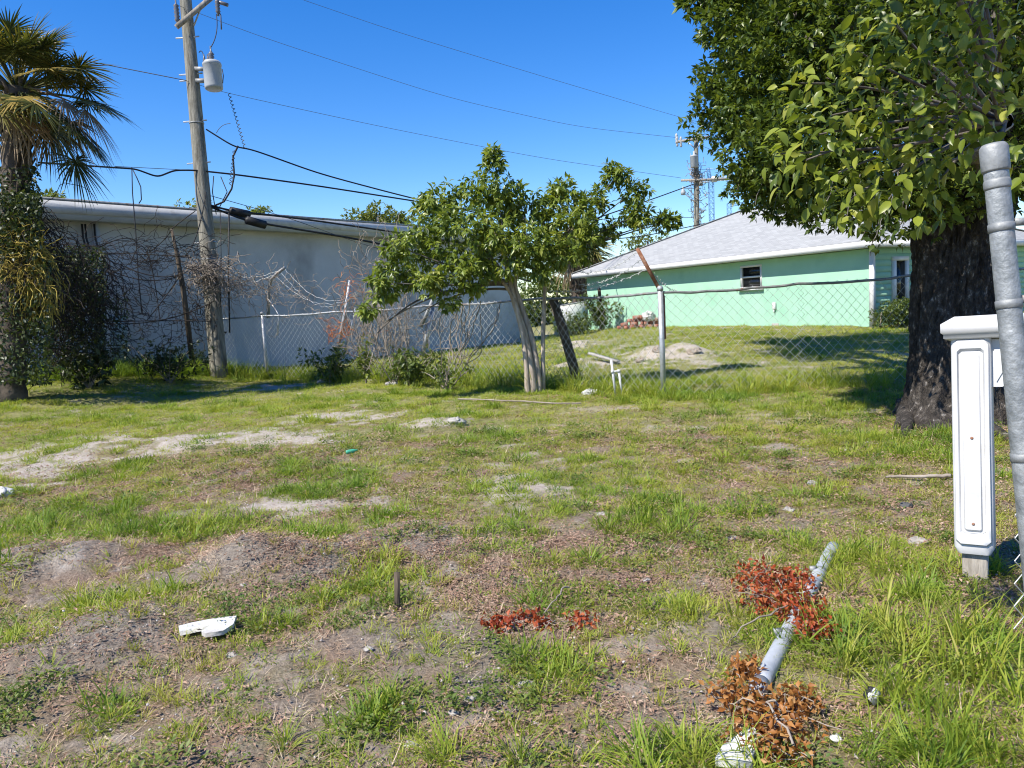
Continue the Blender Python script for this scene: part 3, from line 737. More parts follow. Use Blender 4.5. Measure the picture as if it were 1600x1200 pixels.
TIPS = [(770, 255, .28, -.3), (740, 300, .45, .1), (780, 300, .5, -.3), (690, 310, .42, .2), (662, 322, .28, .5), (820, 320, .5, .2), (720, 350, .5, -.5), (770, 360, .55, -.6), (665, 360, .42, -.3),
        (625, 385, .36, -.6), (610, 420, .32, -.5), (600, 455, .28, -.7), (650, 400, .42, .1), (690, 395, .45, -.3), (740, 405, .42, .3), (820, 380, .5, -.7), (860, 330, .42, .4), (880, 300, .34, .2),
        (900, 340, .42, -.2), (935, 310, .33, .5), (965, 275, .28, .7), (955, 265, .2, .8), (990, 300, .34, .8), (1000, 335, .32, .6), (985, 340, .3, .9), (1035, 345, .24, .9), (1050, 345, .16, 1), (950, 360, .3, .6),
        (880, 390, .42, -.5), (905, 395, .3, .2), (860, 400, .35, -.5), (665, 440, .30, -.8), (690, 435, .25, -.6), (735, 450, .26, -.4), (700, 470, .2, -.6), (575, 485, .2, -.7), (640, 435, .26, -.2),
        (770, 240, .15, -.3), (915, 365, .3, -.3), (595, 440, .22, -.9), (850, 360, .5, .0), (760, 385, .4, .5), (845, 425, .22, -.7), (870, 300, .25, .6), (760, 420, .3, -.4), (800, 410, .35, -.6), (835, 400, .35, .3), (700, 340, .4, .4), (785, 330, .45, .5), (720, 420, .3, -.7), (910, 320, .3, .1)]
cr = MB()
fork = [P(797, 440, DS), P(812, 420, DS), P(858, 410, DS + .12)]
for k, (x, y, r, dz) in enumerate(TIPS):
    c = P(x, y, DS + dz); s_ = fork[2] if x > 850 else fork[1] if x > 780 else fork[0]
    if k % 3 == 0 or x > 940:
        m = MB(); m.tube(bez(s_, (s_ + c) / 2 + V3(0, 0, -.12 if x < 700 else .1), c, 10), np.linspace(.026, .006, 10), 6, False); part(m, 'branch', M_limb, root)
    blob_leaves(cr, c, r * .92, int(1900 * r * r + 120), .135, .40, .75, per=8, squash=.8)
part(cr, 'crown', M_leaf_small, root)['kind'] = 'stuff'
m = MB()
for a, b2 in (((795, 445), (600, 505)), ((793, 452), (655, 490)), ((720, 455), (590, 520)), ((700, 462), (600, 430))):
    m.tube(bez(P(*a, DS), P((a[0] + b2[0]) / 2, min(a[1], b2[1]) - 6, DS - .2), P(*b2, DS - .4), 12), np.linspace(.028, .010, 12), 6, False)
part(m, 'low_branch', M_limb, root)

# ------------------------------------------------------------------ palms
def fan(mb, base_p, ax, nrm, R, n=26, v=.4, droop=.35, spread=2.5):
    ax = unit(ax); nrm = unit(nrm); sd = unit(np.cross(ax, nrm)); nrm = np.cross(sd, ax)
    for k in range(n):
        a = (k / (n - 1) - .5) * 2 * spread / 1.0 * .5 * 1.9
        L = R * (1 - .22 * (a / 2.4) ** 2) * rng.uniform(.72, 1.15); a += rng.normal(0, .05)
        d = ax * math.cos(a) + sd * math.sin(a)
        w_ = R * .024
        t = np.array([0, .35, .7, 1.0]); ww = w_ * np.array([.25, 1, .8, .06])
        dr = droop * rng.uniform(.6, 1.4)
        cen = base_p + d * (t * L)[:, None] + nrm * (.06 * R * math.cos(a * 1.2)) * t[:, None] - V3(0, 0, 1) * (dr * L * t ** 2.2)[:, None]
        s2 = unit(np.cross(d, nrm))
        A = np.stack([cen - s2 * ww[:, None], cen + nrm * ww[:, None] * .5, cen + s2 * ww[:, None]], 1)
        mb.grid(A, np.clip(v + rng.normal(0, .15) + t.repeat(3) * .15, 0, 1))

def palm(label, px_base, d, crown_px, crown_py, trunk_r, R, specs, dry):
    B = base(px_base, d); C = P(crown_px, crown_py, d)
    rt = thing('cabbage_palm', B, label, 'palm tree')
    t = np.linspace(0, 1, 40)[:, None]; cen = B * (1 - t) + C * t; cen[0, 2] -= .2
    rad = trunk_r * (1 + .12 * np.sin(np.arange(40) * 2.3) + .1 * rng.random(40)); m = MB(); m.tube(cen, rad, 14); part(m, 'trunk', M_palmtrunk, rt)
    m = MB()                                               # old leaf bases
    for k in range(90):
        z = rng.uniform(.35, 1); a = rng.uniform(0, 2 * PI); p = B * (1 - z) + C * z; o_ = V3(math.cos(a), math.sin(a), 0)
        m.bar(p + o_ * trunk_r * .8, p + o_ * (trunk_r * 1.5) + V3(0, 0, .28), .07, .025, up=o_ + V3(0, 0, .1))
    part(m, 'boot', M_palmtrunk, rt)
    for (a, el, pl, R_, v) in specs:
        dd = V3(math.cos(a) * math.cos(el), math.sin(a) * math.cos(el), math.sin(el))
        tip = C + dd * pl - V3(0, 0, .12 * pl * pl)
        m = MB(); m.tube(bez(C - V3(0, 0, .1), C + dd * pl * .6, tip, 8), np.linspace(.028, .014, 8), 5, False)
        ax = unit(tip - (C + dd * pl * .6)); nr = unit(V3(0, 0, 1) - ax * ax[2] + rng.normal(size=3) * .25)
        fan(m, tip, ax, nr, R_ * R, 38, v, .16 + .22 * max(0, -el + .2))
        part(m, 'frond', M_palmleaf, rt)
    for (a, el, pl, R_) in dry:
        dd = V3(math.cos(a) * math.cos(el), math.sin(a) * math.cos(el), math.sin(el)); tip = C + dd * pl
        m = MB(); m.tube(bez(C, C + dd * pl * .6 + V3(0, 0, .2), tip, 8), np.linspace(.026, .012, 8), 5, False)
        fan(m, tip, unit(dd + V3(0, 0, -1.0)), unit(dd + rng.normal(size=3) * .3), R_ * R, 24, .45, .5, 1.5)
        part(m, 'dead_frond', M_palmdry, rt)
    return rt, B, C
sp_ = []
for k in range(40):
    a = k * 2.399; el = rng.uniform(-.75, 1.25) if k % 3 else rng.uniform(.4, 1.35)
    sp_.append((a, el, rng.uniform(.7, 1.25), rng.uniform(.85, 1.1), np.clip(rng.normal(.5, .25), 0, 1)))
for k in range(7): sp_.append((rng.uniform(-1.6, .9), rng.uniform(-.9, -.2), rng.uniform(.9, 1.5), rng.uniform(.9, 1.15), np.clip(rng.normal(.5, .3), 0, 1)))
sp_ += [(.05, -.05, 1.5, 1.05, .5), (-.35, -.45, 1.45, 1.1, .45), (.2, .5, 1.3, 1, .55), (-.2, .9, 1.2, .95, .4), (-.6, .25, 1.2, 1, .7), (.0, -.5, 1.2, 1.1, .4), (-1.0, -.3, 1.1, 1.05, .45), (2.8, .3, 1.2, 1, .95), (-2.2, .1, 1.1, .9, .98)]
palm('tall cabbage palm draped with vines at the left edge of the lot', 18, 15.0, 28, 140, .24, .72, sp_, [(-.3, -.8, .95, 1), (.1, -.9, .8, 1), (-1.2, -.8, .9, 1), (-.1, -.35, 1.45, 1.1), (-.7, -.9, .8, .9), (-.4, -.3, 1.3, 1), (.2, -.6, 1.1, 1)])
sp_ = [(k * 2.399, rng.uniform(-.6, 1.2), rng.uniform(.7, 1.1), rng.uniform(.85, 1.1), np.clip(rng.normal(.5, .15), 0, 1)) for k in range(26)]
palm('shorter cabbage palm behind the small tree beside the green house', 905, 42.0, 902, 385, .36, 1.5, sp_, [(k * 1.05 - 2.5, -.85, .9, .95) for k in range(6)])

# ------------------------------------------------------------------ trees whose tops show over the roofs
for px, py, d, rx, n, lab in [(590, 340, 52, 2.4, 2200, 'yellowish tree top showing above the right end of the warehouse roof'), (95, 312, 45, 1.2, 500, 'small yellow green tree top above the warehouse roof beside the tall palm'),
                              (305, 322, 50, 1.3, 160, 'thin sparse tree top above the warehouse roof beside the near utility pole'), (1012, 376, 62, 2.0, 700, 'green tree top just left of the roof slope of the green house'),
                              (405, 332, 50, 1.0, 220, 'little tree top peeking over the middle of the warehouse roof'), (870, 452, 60, 4.6, 6500, 'broad dark tree filling the gap between warehouse and green house')]:
    C = P(px, py, d); B = V3(C[0], C[1], 0)
    rt = thing('background_tree', B, lab, 'tree', 'trees behind the buildings')
    m = MB(); m.tube(curve(B - V3(0, 0, .3), C, 0, 8, .05), np.linspace(.28, .08, 8), 8); part(m, 'trunk', M_limb, rt)
    m = MB()
    for k in range(9):
        q = rnd_dir(1)[0] * rx * .75; q[2] = q[2] * .55 - rx * .25
        blob_leaves(m, C + q, rx * rng.uniform(.35, .55), n // 6, .34, .45, .2)
    part(m, 'crown', M_fartree if px != 870 else M_bushleaf, rt)['kind'] = 'stuff'

# ------------------------------------------------------------------ near utility pole with transformer
UD = 21.0
UB = base(343, UD); UT = P(286, -45, UD)
root = thing('utility_pole', UB, 'weathered wooden utility pole with transformer leaning beside the warehouse', 'utility pole')
t = np.linspace(0, 1, 40)[:, None]; cen = UB * (1 - t) + UT * t; cen[0, 2] -= .3
m = MB(); m.tube(cen, np.linspace(.235, .15, 40), 18); part(m, 'pole', M_pole, root, smooth=True)
def pole_at(py):
    k = (P(343, 580, UD)[2]); best = min(np.linspace(0, 1, 400), key=lambda s_: abs(600 - FPX * np.dot((UB * (1 - s_) + UT * s_) - CAM, UP) / np.dot((UB * (1 - s_) + UT * s_) - CAM, FWD) - py))
    return UB * (1 - best) + UT * best
ca, cb = P(276, 42, 20.55), P(352, -22, 21.2)
m = MB(); m.bar(ca, cb, .10, .13); arm = part(m, 'crossarm', M_oldwood, root)
m = MB(); m.bar(P(303, 40, 20.85), P(318, 2, 20.9), .03, .04); part(m, 'brace', M_galv, root, arm)
m = MB(); o_ = P(277.5, 36, 20.6); m.lathe(o_, [(.02, -.1), (.02, 0)] + [(.075 if k % 2 else .05, .04 + .045 * k) for k in range(10)] + [(.02, .5), (.02, .6)], 12); part(m, 'insulator', M_porc, root, arm)
m = MB(); o_ = P(341, 22, 21); m.lathe(o_, [(.03, -.05), (.03, 0)] + [(.07 if k % 2 else .045, .03 + .04 * k) for k in range(8)] + [(.03, .4)], 12)
m.tube(np.array([P(346, 46, 21), P(345, 24, 21), P(340, 14, 21)]), [.02, .015, .02], 6); m.tube(np.array([P(338, 2, 21), P(356, 8, 21)]), .05, 8); part(m, 'fuse_cutout', M_porc, root, arm)
tp, tb = P(331, 99, 20.75), P(334.5, 140, 20.75); ax = tp - tb; th_ = np.linalg.norm(ax)
m = MB(); m.lathe(tb, [(.20, .0), (.228, .02), (.235, .06), (.235, th_ - .08), (.246, th_ - .07), (.246, th_ - .02), (.22, th_ + .03), (.10, th_ + .05)], 28, ax); tank = part(m, 'transformer', M_tank, root, smooth=False)
m = MB(); m.lathe(tp + V3(.0, 0, .03), [(.05, 0)] + [(.085 if k % 2 else .055, .03 + .035 * k) for k in range(7)] + [(.02, .3), (.02, .42)], 12); part(m, 'bushing', M_porc, root, tank)
for px in (319.5, 325): m = MB(); m.lathe(P(px, 97, 20.6), [(.03, -.05), (.045, .02), (.025, .1), (.012, .2)], 8); part(m, 'lug', M_porc, root, tank)
m = MB()
for y in (108, 126): m.bar(pole_at(y), P(320, y, 20.75), .10, .10)
part(m, 'bracket', M_galv_dull, root, tank)
m = MB(); m.tube(bez(P(338, 22, 21), P(343, 55, 20.9), P(328, 76, 20.75), 12), .012, 6)
m.tube(bez(P(311, 82, 20.8), P(316, 74, 20.7), P(319, 92, 20.6), 8), .012, 6); m.tube(np.array([P(347, 108, 20.6), P(349, 118, 20.6), P(348, 130, 20.6)]), .012, 6); part(m, 'jumper', M_black, root)
m = MB()
for py in (60, 117, 127, 190, 255, 380):
    q = pole_at(py); m.tube(np.array([q + V3(-.34, -.05, 0), q + V3(.30, -.05, .02)]), .02, 6)
part(m, 'bolt', M_galv, root)
m = MB(); q = pole_at(403); m.lathe(q - V3(0, 0, .06), [(.215, 0), (.215, .05)], 18); q = pole_at(193); m.lathe(q, [(.195, 0), (.195, .03)], 18); part(m, 'strap', M_galv_dull, root)
m = MB()                                                   # helical drop wires
def helix(a, b_, r, turns, n=120):
    t = np.linspace(0, 1, n)[:, None]; d = unit(b_ - a); s1 = unit(np.cross(d, V3(0, 1, 0))); s2 = np.cross(d, s1)
    return a * (1 - t) + b_ * t + r * (np.cos(t * turns * 2 * PI) * s1 + np.sin(t * turns * 2 * PI) * s2)
m.tube(helix(P(358, 146, 21), P(383, 232, 21), .035, 14), .010, 4, False); m.tube(helix(P(366, 235, 21), P(360, 290, 21), .035, 9, 90), .010, 4, False)
m.tube(bez(P(338, 208, 21), P(345, 193, 21), P(360, 193, 21), 8), .008, 4, False)
part(m, 'coiled_wire', M_greywire, root)
m = MB(); m.tube(np.array([P(372, 228, 21), P(364, 245, 21), P(366, 274, 21), P(362, 295, 21), P(350, 315, 21), P(334, 322, 21)]), .026, 6)
m.tube(np.array([P(334, 275, 21), P(332, 300, 21), P(338, 335, 21)]), .014, 5); m.tube(np.array([P(345, 276, 21), P(355, 300, 21), P(340, 330, 21)]), .014, 5)
m.tube(bez(P(322, 300, 20.8), P(310, 380, 20.6), P(290, 400, 20.4), 10), .014, 5); m.tube(np.array([P(358, 333, 20.8), P(357, 420, 20.8), P(359, 520, 20.8)]), .022, 5); m.tube(np.array([P(344, 330, 20.8), P(346, 420, 20.8), P(344, 480, 20.8)]), .012, 5)
part(m, 'drop_cable', M_black, root)
m = MB()
for k in range(40):                                        # dark dead creeper on the lower pole
    a = rng.uniform(0, 2 * PI); z = rng.uniform(-.1, 2.6); q = UB + V3(.25 * math.cos(a), .25 * math.sin(a), z) - V3(z * .09, 0, 0)
    m.tube(np.cumsum(np.concatenate([[q], rng.normal(size=(9, 3)) * .07 + V3(0, 0, .05)]), 0), .010, 3, False)
part(m, 'creeper', M_dtwig, root)

# ------------------------------------------------------------------ far utility pole and cranes
FD = 46.0
FB = base(1090, FD); FT = P(1087.5, 214, FD)
root = thing('utility_pole', FB, 'distant vine covered utility pole rising behind the green house roof', 'utility pole')
m = MB(); m.tube(curve(FB, FT, 0, 20), np.linspace(.22, .13, 20), 12); part(m, 'pole', M_pole, root, smooth=True)
m = MB(); m.bar(P(1056, 222, FD - .3), P(1108, 214, FD - .3), .12, .14); m.bar(P(1064, 282, FD - .3), P(1155, 279, FD - .3), .10, .12); fa_ = part(m, 'crossarm', M_oldwood, root)
m = MB(); m.bar(P(1075, 222, FD - .4), P(1086, 232, FD - .4), .05, .06); m.bar(P(1099, 216, FD - .4), P(1089, 232, FD - .4), .05, .06); part(m, 'brace', M_galv, root, fa_)
for px, py in ((1058, 221), (1064, 222), (1057, 217)):
    m = MB(); m.lathe(P(px, py, FD - .3), [(.04, -.3), (.08, -.22), (.05, -.1), (.09, 0), (.05, .1), (.09, .18), (.03, .32)], 8); part(m, 'insulator', M_tank, root, fa_)
m = MB(); tb = P(1085, 262, FD - .45); m.lathe(tb, [(.18, 0), (.23, .04), (.23, .62), (.25, .64), (.24, .70), (.06, .76), (.06, .95)], 16); part(m, 'transformer', M_tank, root)
m = MB(); m.lathe(P(1067.5, 305, FD - .4), [(.05, .0), (.13, .02), (.15, .20), (.08, .32), (.04, .5)], 10); part(m, 'street_light', M_tank, root)
m = MB(); m.bar(P(1066, 294, FD - .3), P(1086, 294, FD - .1), .04, .04); m.bar(P(1079, 240, FD - .3), P(1080, 330, FD - .4), .03, .03); part(m, 'bracket', M_galv_dull, root)
m = MB(); lf = MB()
for k in range(170):
    z = rng.random(); q = FB * (1 - z) + FT * z; z2 = min(z, .78); q = FB * (1 - z2) + FT * z2; a = rng.uniform(0, 2 * PI); r = .26 * (1.25 - z2 * .6)
    q = q + V3(r * math.cos(a), r * math.sin(a), 0); m.tube(np.cumsum(np.concatenate([[q], rng.normal(size=(7, 3)) * .11 + V3(0, 0, .04)]), 0), .016, 3, False)
part(m, 'creeper', M_twig, root)

def lattice(m, a, b_, wd, n, r):
    a = np.asarray(a, float); b_ = np.asarray(b_, float); d = unit(b_ - a); s1 = unit(np.cross(d, V3(0, 1, .01))); s2 = np.cross(d, s1); cs = [s1 * i + s2 * j for i, j in ((-1, -1), (1, -1), (1, 1), (-1, 1))]
    for c in cs: m.bar(a + c * wd / 2, b_ + c * wd / 2, r, r, up=(0, 1, 0) if abs(d[2]) > .8 else (0, 0, 1))
    for k in range(n):
        p, q = a + (b_ - a) * k / n, a + (b_ - a) * (k + 1) / n
        for i in range(4):
            c, e = cs[i], cs[(i + 1) % 4]; m.bar(p + c * wd / 2, q + e * wd / 2, r * .6, r * .6, up=(.1, 1, .2)); m.bar(q + c * wd / 2, q + e * wd / 2, r * .6, r * .6, up=(.1, .9, .3))
CD = 240.0
rt = thing('tower_crane', P(1114, 480, CD) * V3(1, 1, 0), 'distant blue lattice tower crane beside the far utility pole', 'crane')
m = MB(); lattice(m, P(1115, 480, CD) * V3(1, 1, 0) , P(1111, 283, CD), 1.35, 22, .13); part(m, 'mast', M_crane, rt)
m = MB(); lattice(m, P(1110, 283, CD), P(1106, 263, CD), .9, 4, .12); part(m, 'tower_top', M_crane, rt)
m = MB(); lattice(m, P(1112, 280, CD), P(1240, 274, CD), 1.0, 20, .12); part(m, 'jib', M_pale, rt)
m = MB(); lattice(m, P(1110, 282, CD), P(1093, 284, CD), .8, 4, .2); part(m, 'counter_jib', M_pale, rt)
m = MB(); m.bar(P(1106, 263, CD), P(1200, 275, CD), .08, .08); m.bar(P(1106, 263, CD), P(1094, 284, CD), .08, .08); part(m, 'tie_bar', M_pale, rt)
m = MB(); m.box(P(1116, 280, CD - 1), (1.5, 1.5, 1.7)); part(m, 'cab', M_pale, rt)
m = MB(); m.box(P(1094, 286, CD), (1.4, 1.2, 1.6)); part(m, 'counterweight', M_conc, rt)
rt = thing('tower_crane', P(1142, 480, 300) * V3(1, 1, 0), 'second fainter crane mast just above the green house roof ridge', 'crane')
m = MB(); lattice(m, P(1142, 480, 300) * V3(1, 1, 0), P(1139.5, 318, 300), 1.5, 20, .12); part(m, 'mast', M_crane, rt)
m = MB(); lattice(m, P(1141, 321, 300), P(1170, 316, 300), .9, 8, .10); part(m, 'jib', M_crane, rt)

# ------------------------------------------------------------------ overhead lines
def line(pts, r, label, mt=M_greywire, name='power_line', sag=.0):
    pts = [np.asarray(p) for p in pts]; q = []
    if len(pts) == 2: q = curve(pts[0], pts[1], sag, 40)
    else:
        t = np.linspace(0, len(pts) - 1, 12 * (len(pts) - 1) + 1); A = np.array(pts); q = np.stack([np.interp(t, range(len(A)), A[:, i]) for i in range(3)], 1)
        for it in range(12): q[1:-1] = .25 * q[:-2] + .5 * q[1:-1] + .25 * q[2:]
    m = MB(); m.tube(q, r, 5, False); return solo(m, name, mt, pts[0], label, 'power line', 'overhead lines')
line([P(445, -10, 19), P(620, 50, 25), P(850, 120, 34), P(1085, 190, 46), P(1200, 215, 52)], np.linspace(.005, .011, 49), 'uppermost thin wire slanting from the top edge towards the far pole')
line([P(277, 8, 20.6), P(420, 62, 25), P(700, 153, 35), P(900, 198, 42), P(1058, 215, 46)], np.linspace(.006, .011, 49), 'thin wire running from near pole crossarm to far pole crossarm')
line([P(-40, 62, 19), P(124, 93, 20), P(292, 126, 20.8)], .012, 'thin wire between tall palm and near utility pole at insulator height')
line([P(293, 127, 20.8), P(347, 144, 22), P(600, 199, 31), P(850, 248, 39), P(1064, 278, 46)], np.linspace(.006, .011, 49), 'thin wire leaving the near pole below its transformer towards far pole')
line([P(322, 202, 20.8), P(365, 229, 21), P(395, 234, 21.4), P(500, 272, 23), P(640, 309, 26), P(800, 345, 29)], np.linspace(.020, .026, 61), 'thick black cable sloping from near pole down behind the small tree', M_black, 'service_cable')
line([P(60, 254, 17), P(180, 262, 19), P(212, 264, 19.6), P(246, 277, 20), P(272, 266, 20.5), P(305, 266, 20.8), P(370, 273, 21.3), P(500, 291, 23), P(640, 313, 26), P(800, 338, 29)], np.linspace(.022, .026, 109), 'black cable with a drooping loop between tall palm and near pole', M_black, 'service_cable')
line([P(180, 260, 19), P(300, 266, 20.8)], .008, 'taut thin strand just above the drooping cable loop by the palm')
line([P(326, 320, 21), P(358, 329, 21.2), P(480, 343, 23.5), P(620, 363, 26), P(900, 410, 30)], .03, 'upper black telephone cable crossing the warehouse wall below the roof edge', M_black, 'telephone_cable')
line([P(326, 322, 21), P(380, 343, 21.3), P(420, 351, 21.8), P(580, 377, 24.5), P(830, 440, 28)], .032, 'lower black telephone cable crossing the warehouse wall', M_black, 'telephone_cable')
line([P(326, 305, 21), P(450, 340, 23), P(560, 380, 24.5), P(740, 430, 27)], .010, 'thin slack wire under the telephone cables on the warehouse wall')
line([P(1086, 287, 45.5), P(1020, 311, 40), P(900, 352, 34)], .03, 'black cable dropping left from far pole into the small tree', M_black, 'service_cable')
line([P(1084, 340, 45.5), P(1005, 340, 41), P(880, 345, 36)], .016, 'level thin wire from far pole to the small tree')
line([P(1120, 345, 45), P(1060, 358, 42), P(1000, 370, 38), P(900, 378, 33)], .024, 'dark cable just above the left slope of the green house roof', M_black, 'service_cable')
line([P(1092, 226, 46), P(1180, 262, 50)], .012, 'thin wire right of the far pole above the crane')
line([P(1092, 265, 46), P(1180, 262, 52)], .010, 'nearly level thin wire right of the far pole transformer')
for px0, py0, px1, py1, d, lab in ((358, 329, 391, 336, 21.2, 'upper black cable splice case hanging beside near utility pole'), (383, 343, 416, 352, 21.3, 'lower black cable splice case hanging beside near utility pole')):
    a, b2 = P(px0, py0, d), P(px1, py1, d + .4); m = MB(); m.tube(np.array([a, a * .97 + b2 * .03, a * .95 + b2 * .05, a * .05 + b2 * .95, a * .03 + b2 * .97, b2]), [.05, .06, .115, .115, .06, .05], 14)
    solo(m, 'splice_case', M_black, a, lab, 'splice case', 'cable splice cases')
for a, lab in (([(206, 262), (207, 300), (212, 360), (216, 430), (222, 490)], 'thin cable hanging straight down in front of warehouse wall'), ([(208, 266), (214, 278), (220, 292), (221, 312), (217, 318)], 'short curled wire end dangling under the cable loop')):
    q = np.array([P(x, y, 19.6) for x, y in a]); m = MB(); m.tube(q, .014, 5); solo(m, 'hanging_wire', M_black, q[0], lab, 'wire')

# ------------------------------------------------------------------ chain link fence
FH = 1.74
fpts = [(300, 22.6), (418, 21.0), (532, 19.6), (668, 17.6), (850, 15.0), (1037, 12.6), (1250, 12.75), (1432, 13.0), (1620, 13.4)]
FP = [base(x, d) for x, d in fpts]
raily = [499, 493, 487, 478, 466, 457, 443, 430, 418]
FTOP = []
for (x, d), ry, p in zip(fpts, raily, FP):
    q = P(x, ry, d); FTOP.append(V3(p[0], p[1], q[2]))
root = thing('chain_link_fence', FP[5], 'old sagging galvanised chain link fence crossing the lot in front of both buildings', 'fence')
def galvtube(m, a, b_, r, n=10): m.tube(np.array([a, b_]), r, n)
for k in (1, 5):
    a = FP[k] - V3(0, 0, .2); m = MB()
    galvtube(m, a, FTOP[k] + V3(0, 0, .04), .045 if k == 5 else .04, 12)
    m.lathe(FTOP[k] + V3(0, 0, .03), [(.052, 0), (.052, .05), (.03, .08)], 12)
    po = part(m, 'post', M_galv, root)
    if k == 1:
        m = MB(); m.tube(np.array([P(419, 497, 21), P(420, 450, 21), P(424, 436, 20.95), P(432, 428, 20.9), P(445, 418, 20.8)]), .045, 8); part(m, 'barb_arm', M_galv_dull, root, po)
        m = MB(); m.tube(np.array([P(420, 468, 20.95), P(436, 492, 20.9), P(433, 525, 20.9)]), .022, 6); part(m, 'loose_brace', M_galv, root, po)
    else:
        m = MB(); m.bar(P(1035, 461, 12.55), P(996, 389, 12.2), .10, .05, up=(1, 0, .3)); part(m, 'barb_arm', M_rust, root, po)
        m = MB(); m.tube(np.array([P(1036, 462, 12.52), P(1038, 530, 12.52)]), .03, 8); part(m, 'rusted_sleeve', M_rust, root, po)
for k in range(len(FP) - 1):
    m = MB(); a, b2 = FTOP[k], FTOP[k + 1]; q = curve(a, b2, .03, 10, .006); m.tube(q, .022, 8, False); part(m, 'top_rail', M_galv if k < 3 else M_galv_dull, root)
def mesh_bay(k, lowcut):
    a, b2, at, bt = FP[k], FP[k + 1], FTOP[k] , FTOP[k + 1]
    L = np.linalg.norm(b2 - a); S = .085; n = int(L / S); nrm = unit(np.cross(b2 - a, V3(0, 0, 1)))
    m = MB(); rows_ = int(1.62 / (S * .95))
    for i in range(n + 1):
        u = (i * S) / L
        if u > 1: continue
        zt = at[2] * (1 - u) + bt[2] * u - .02; p = a * (1 - u) + b2 * u
        zb = float(H(p[0], p[1])) + .01
        js = np.arange(rows_ + 1); zzv = zt + .03 - (zt - zb) * js / rows_
        off = np.where((js + i) % 2 == 0, 0, S)
        d = unit(b2 - a)
        bul = .05 * np.sin(u * 9 + k) * np.sin(js / rows_ * PI) + .06 * (fbm(np.full(len(js), u * L / 1.3), js / rows_ * 2.0, 90 + k, 2) - .5) * 2 * np.sin(js / rows_ * PI)
        sg = .05 * (fbm(np.full(len(js), u * L / 2), js / rows_, 95 + k, 2) - .5)
        pts = np.stack([p[0] + d[0] * off + nrm[0] * bul, p[1] + d[1] * off + nrm[1] * bul, zzv + sg * (js / rows_)], 1)
        m.tube(pts, .0040 if k > 3 else .0060, 3, False)
    return m
for k in range(len(FP) - 1): part(mesh_bay(k, 0), 'mesh', M_wire, root)
m = MB()
for a, b2 in (((998, 392, 12.2), (905, 425, 13.8)), ((1004, 403, 12.3), (905, 445, 13.8)), ((1012, 420, 12.35), (860, 455, 14.6)), ((1004, 403, 12.3), (1060, 455, 12.6))):
    m = MB(); q = curve(P(*a), P(*b2), .12, 40, .008); m.tube(q, .006, 3, False)
    for i in range(3, 38, 3):
        for s_ in (1, -1): m.tube(np.array([q[i] - V3(.02, 0, .03 * s_), q[i] + V3(.02, 0, .03 * s_)]), .004, 3, False)
    part(m, 'barbed_wire', M_wire, root)['kind'] = 'stuff'
for a, b2, sg in (((445, 419, 20.8), (562, 452, 19.5), .55), ((438, 424, 20.85), (562, 455, 19.5), .65), ((430, 430, 20.9), (560, 458, 19.5), .5), ((445, 419, 20.8), (345, 430, 21.6), .15), ((432, 428, 20.9), (345, 440, 21.6), .12)):
    m = MB(); m.tube(curve(P(*a), P(*b2), sg, 30, .01), .007, 3, False); part(m, 'barbed_wire', M_wire, root)
# loose and leaning posts
def postthing(pts, d, r, label, mt, name='leaning_post', n=10):
    q = np.array([P(x, y, d) for x, y in pts]); m = MB(); m.tube(q, r, n); return solo(m, name, mt, q[-1], label, 'post', 'loose fence posts')
def gp(x, y, d): return (x, y)
postthing([(547, 438), (540, 485), (524, 562)], 19.2, .045, 'leaning bare steel post tangled with orange vine in front of warehouse', M_galv)
postthing([(556, 480), (536, 560)], 19.3, .03, 'thinner slanting steel pipe beside the leaning bare post', M_galv)
postthing([(679, 463), (657, 511)], 17.4, .045, 'short slanting steel pipe hung on the fence left of small tree', M_galv_dull)
postthing([(677, 480), (660, 556)], 17.5, .05, 'leaning pale post under the short slanting pipe', M_galv)
m = MB(); m.tube(np.array([P(864, 468, 14.6), P(878, 510, 14.6), P(901, 590, 14.4)]), [.085, .09, .095], 10)
solo(m, 'leaning_post', M_dwood, P(901, 590, 14.4), 'thick dark wooden post leaning left between small tree and white pipe', 'post', 'loose fence posts', True)
m = MB(); m.tube(np.array([P(268, 358, 19.3), P(276, 395, 19.3), P(286, 450, 19.3), P(300, 560, 19.3)]), [.03, .05, .07, .07], 8)
solo(m, 'leaning_post', M_dwood, P(300, 560, 19.3), 'dark vine wrapped post standing in front of the warehouse', 'post', 'loose fence posts')
m = MB(); m.tube(np.array([P(5, 380, 15), P(8, 480, 15), P(12, 590, 15)]), .05, 8)
solo(m, 'leaning_post', M_galv_dull, P(12, 590, 15), 'pale post half hidden in vines at the far left edge', 'post', 'loose fence posts')
m = MB(); m.tube(np.array([P(936, 450, 13.9), P(937, 462, 13.9), P(938, 472, 13.9)]), .03, 8); part(m, 'rail_clamp', M_dwood, root)

# ------------------------------------------------------------------ vine tangle and scrub
def walkers(m, starts, n, step, drift, r, jit=.6, sides=3, val=None):
    for s_ in starts:
        d = unit(np.asarray(drift) + rng.normal(size=3) * jit); pts = [np.asarray(s_, float)]
        for k in range(n):
            d = unit(d * .75 + rng.normal(size=3) * jit * .5 + np.asarray(drift) * .25); pts.append(pts[-1] + d * step)
        m.tube(np.array(pts), r, sides, False, val)
def between(x0, x1, y0, y1, d0, d1, n): return [P(rng.uniform(x0, x1), rng.uniform(y0, y1), rng.uniform(d0, d1)) for k in range(n)]
def stuff(mb, name, mt, label, cat, loc):
    o = mb.build(name, mt, None, loc); o.location = Vector(loc); return tag(o, label, cat, None, 'stuff')
m = MB(); O = base(120, 17.5)
walkers(m, between(0, 70, 320, 420, 14.6, 16, 420), 16, .10, (0, 0, -.7), .007)
walkers(m, between(60, 170, 380, 480, 16.5, 18.2, 330), 16, .10, (0, 0, -.6), .008)
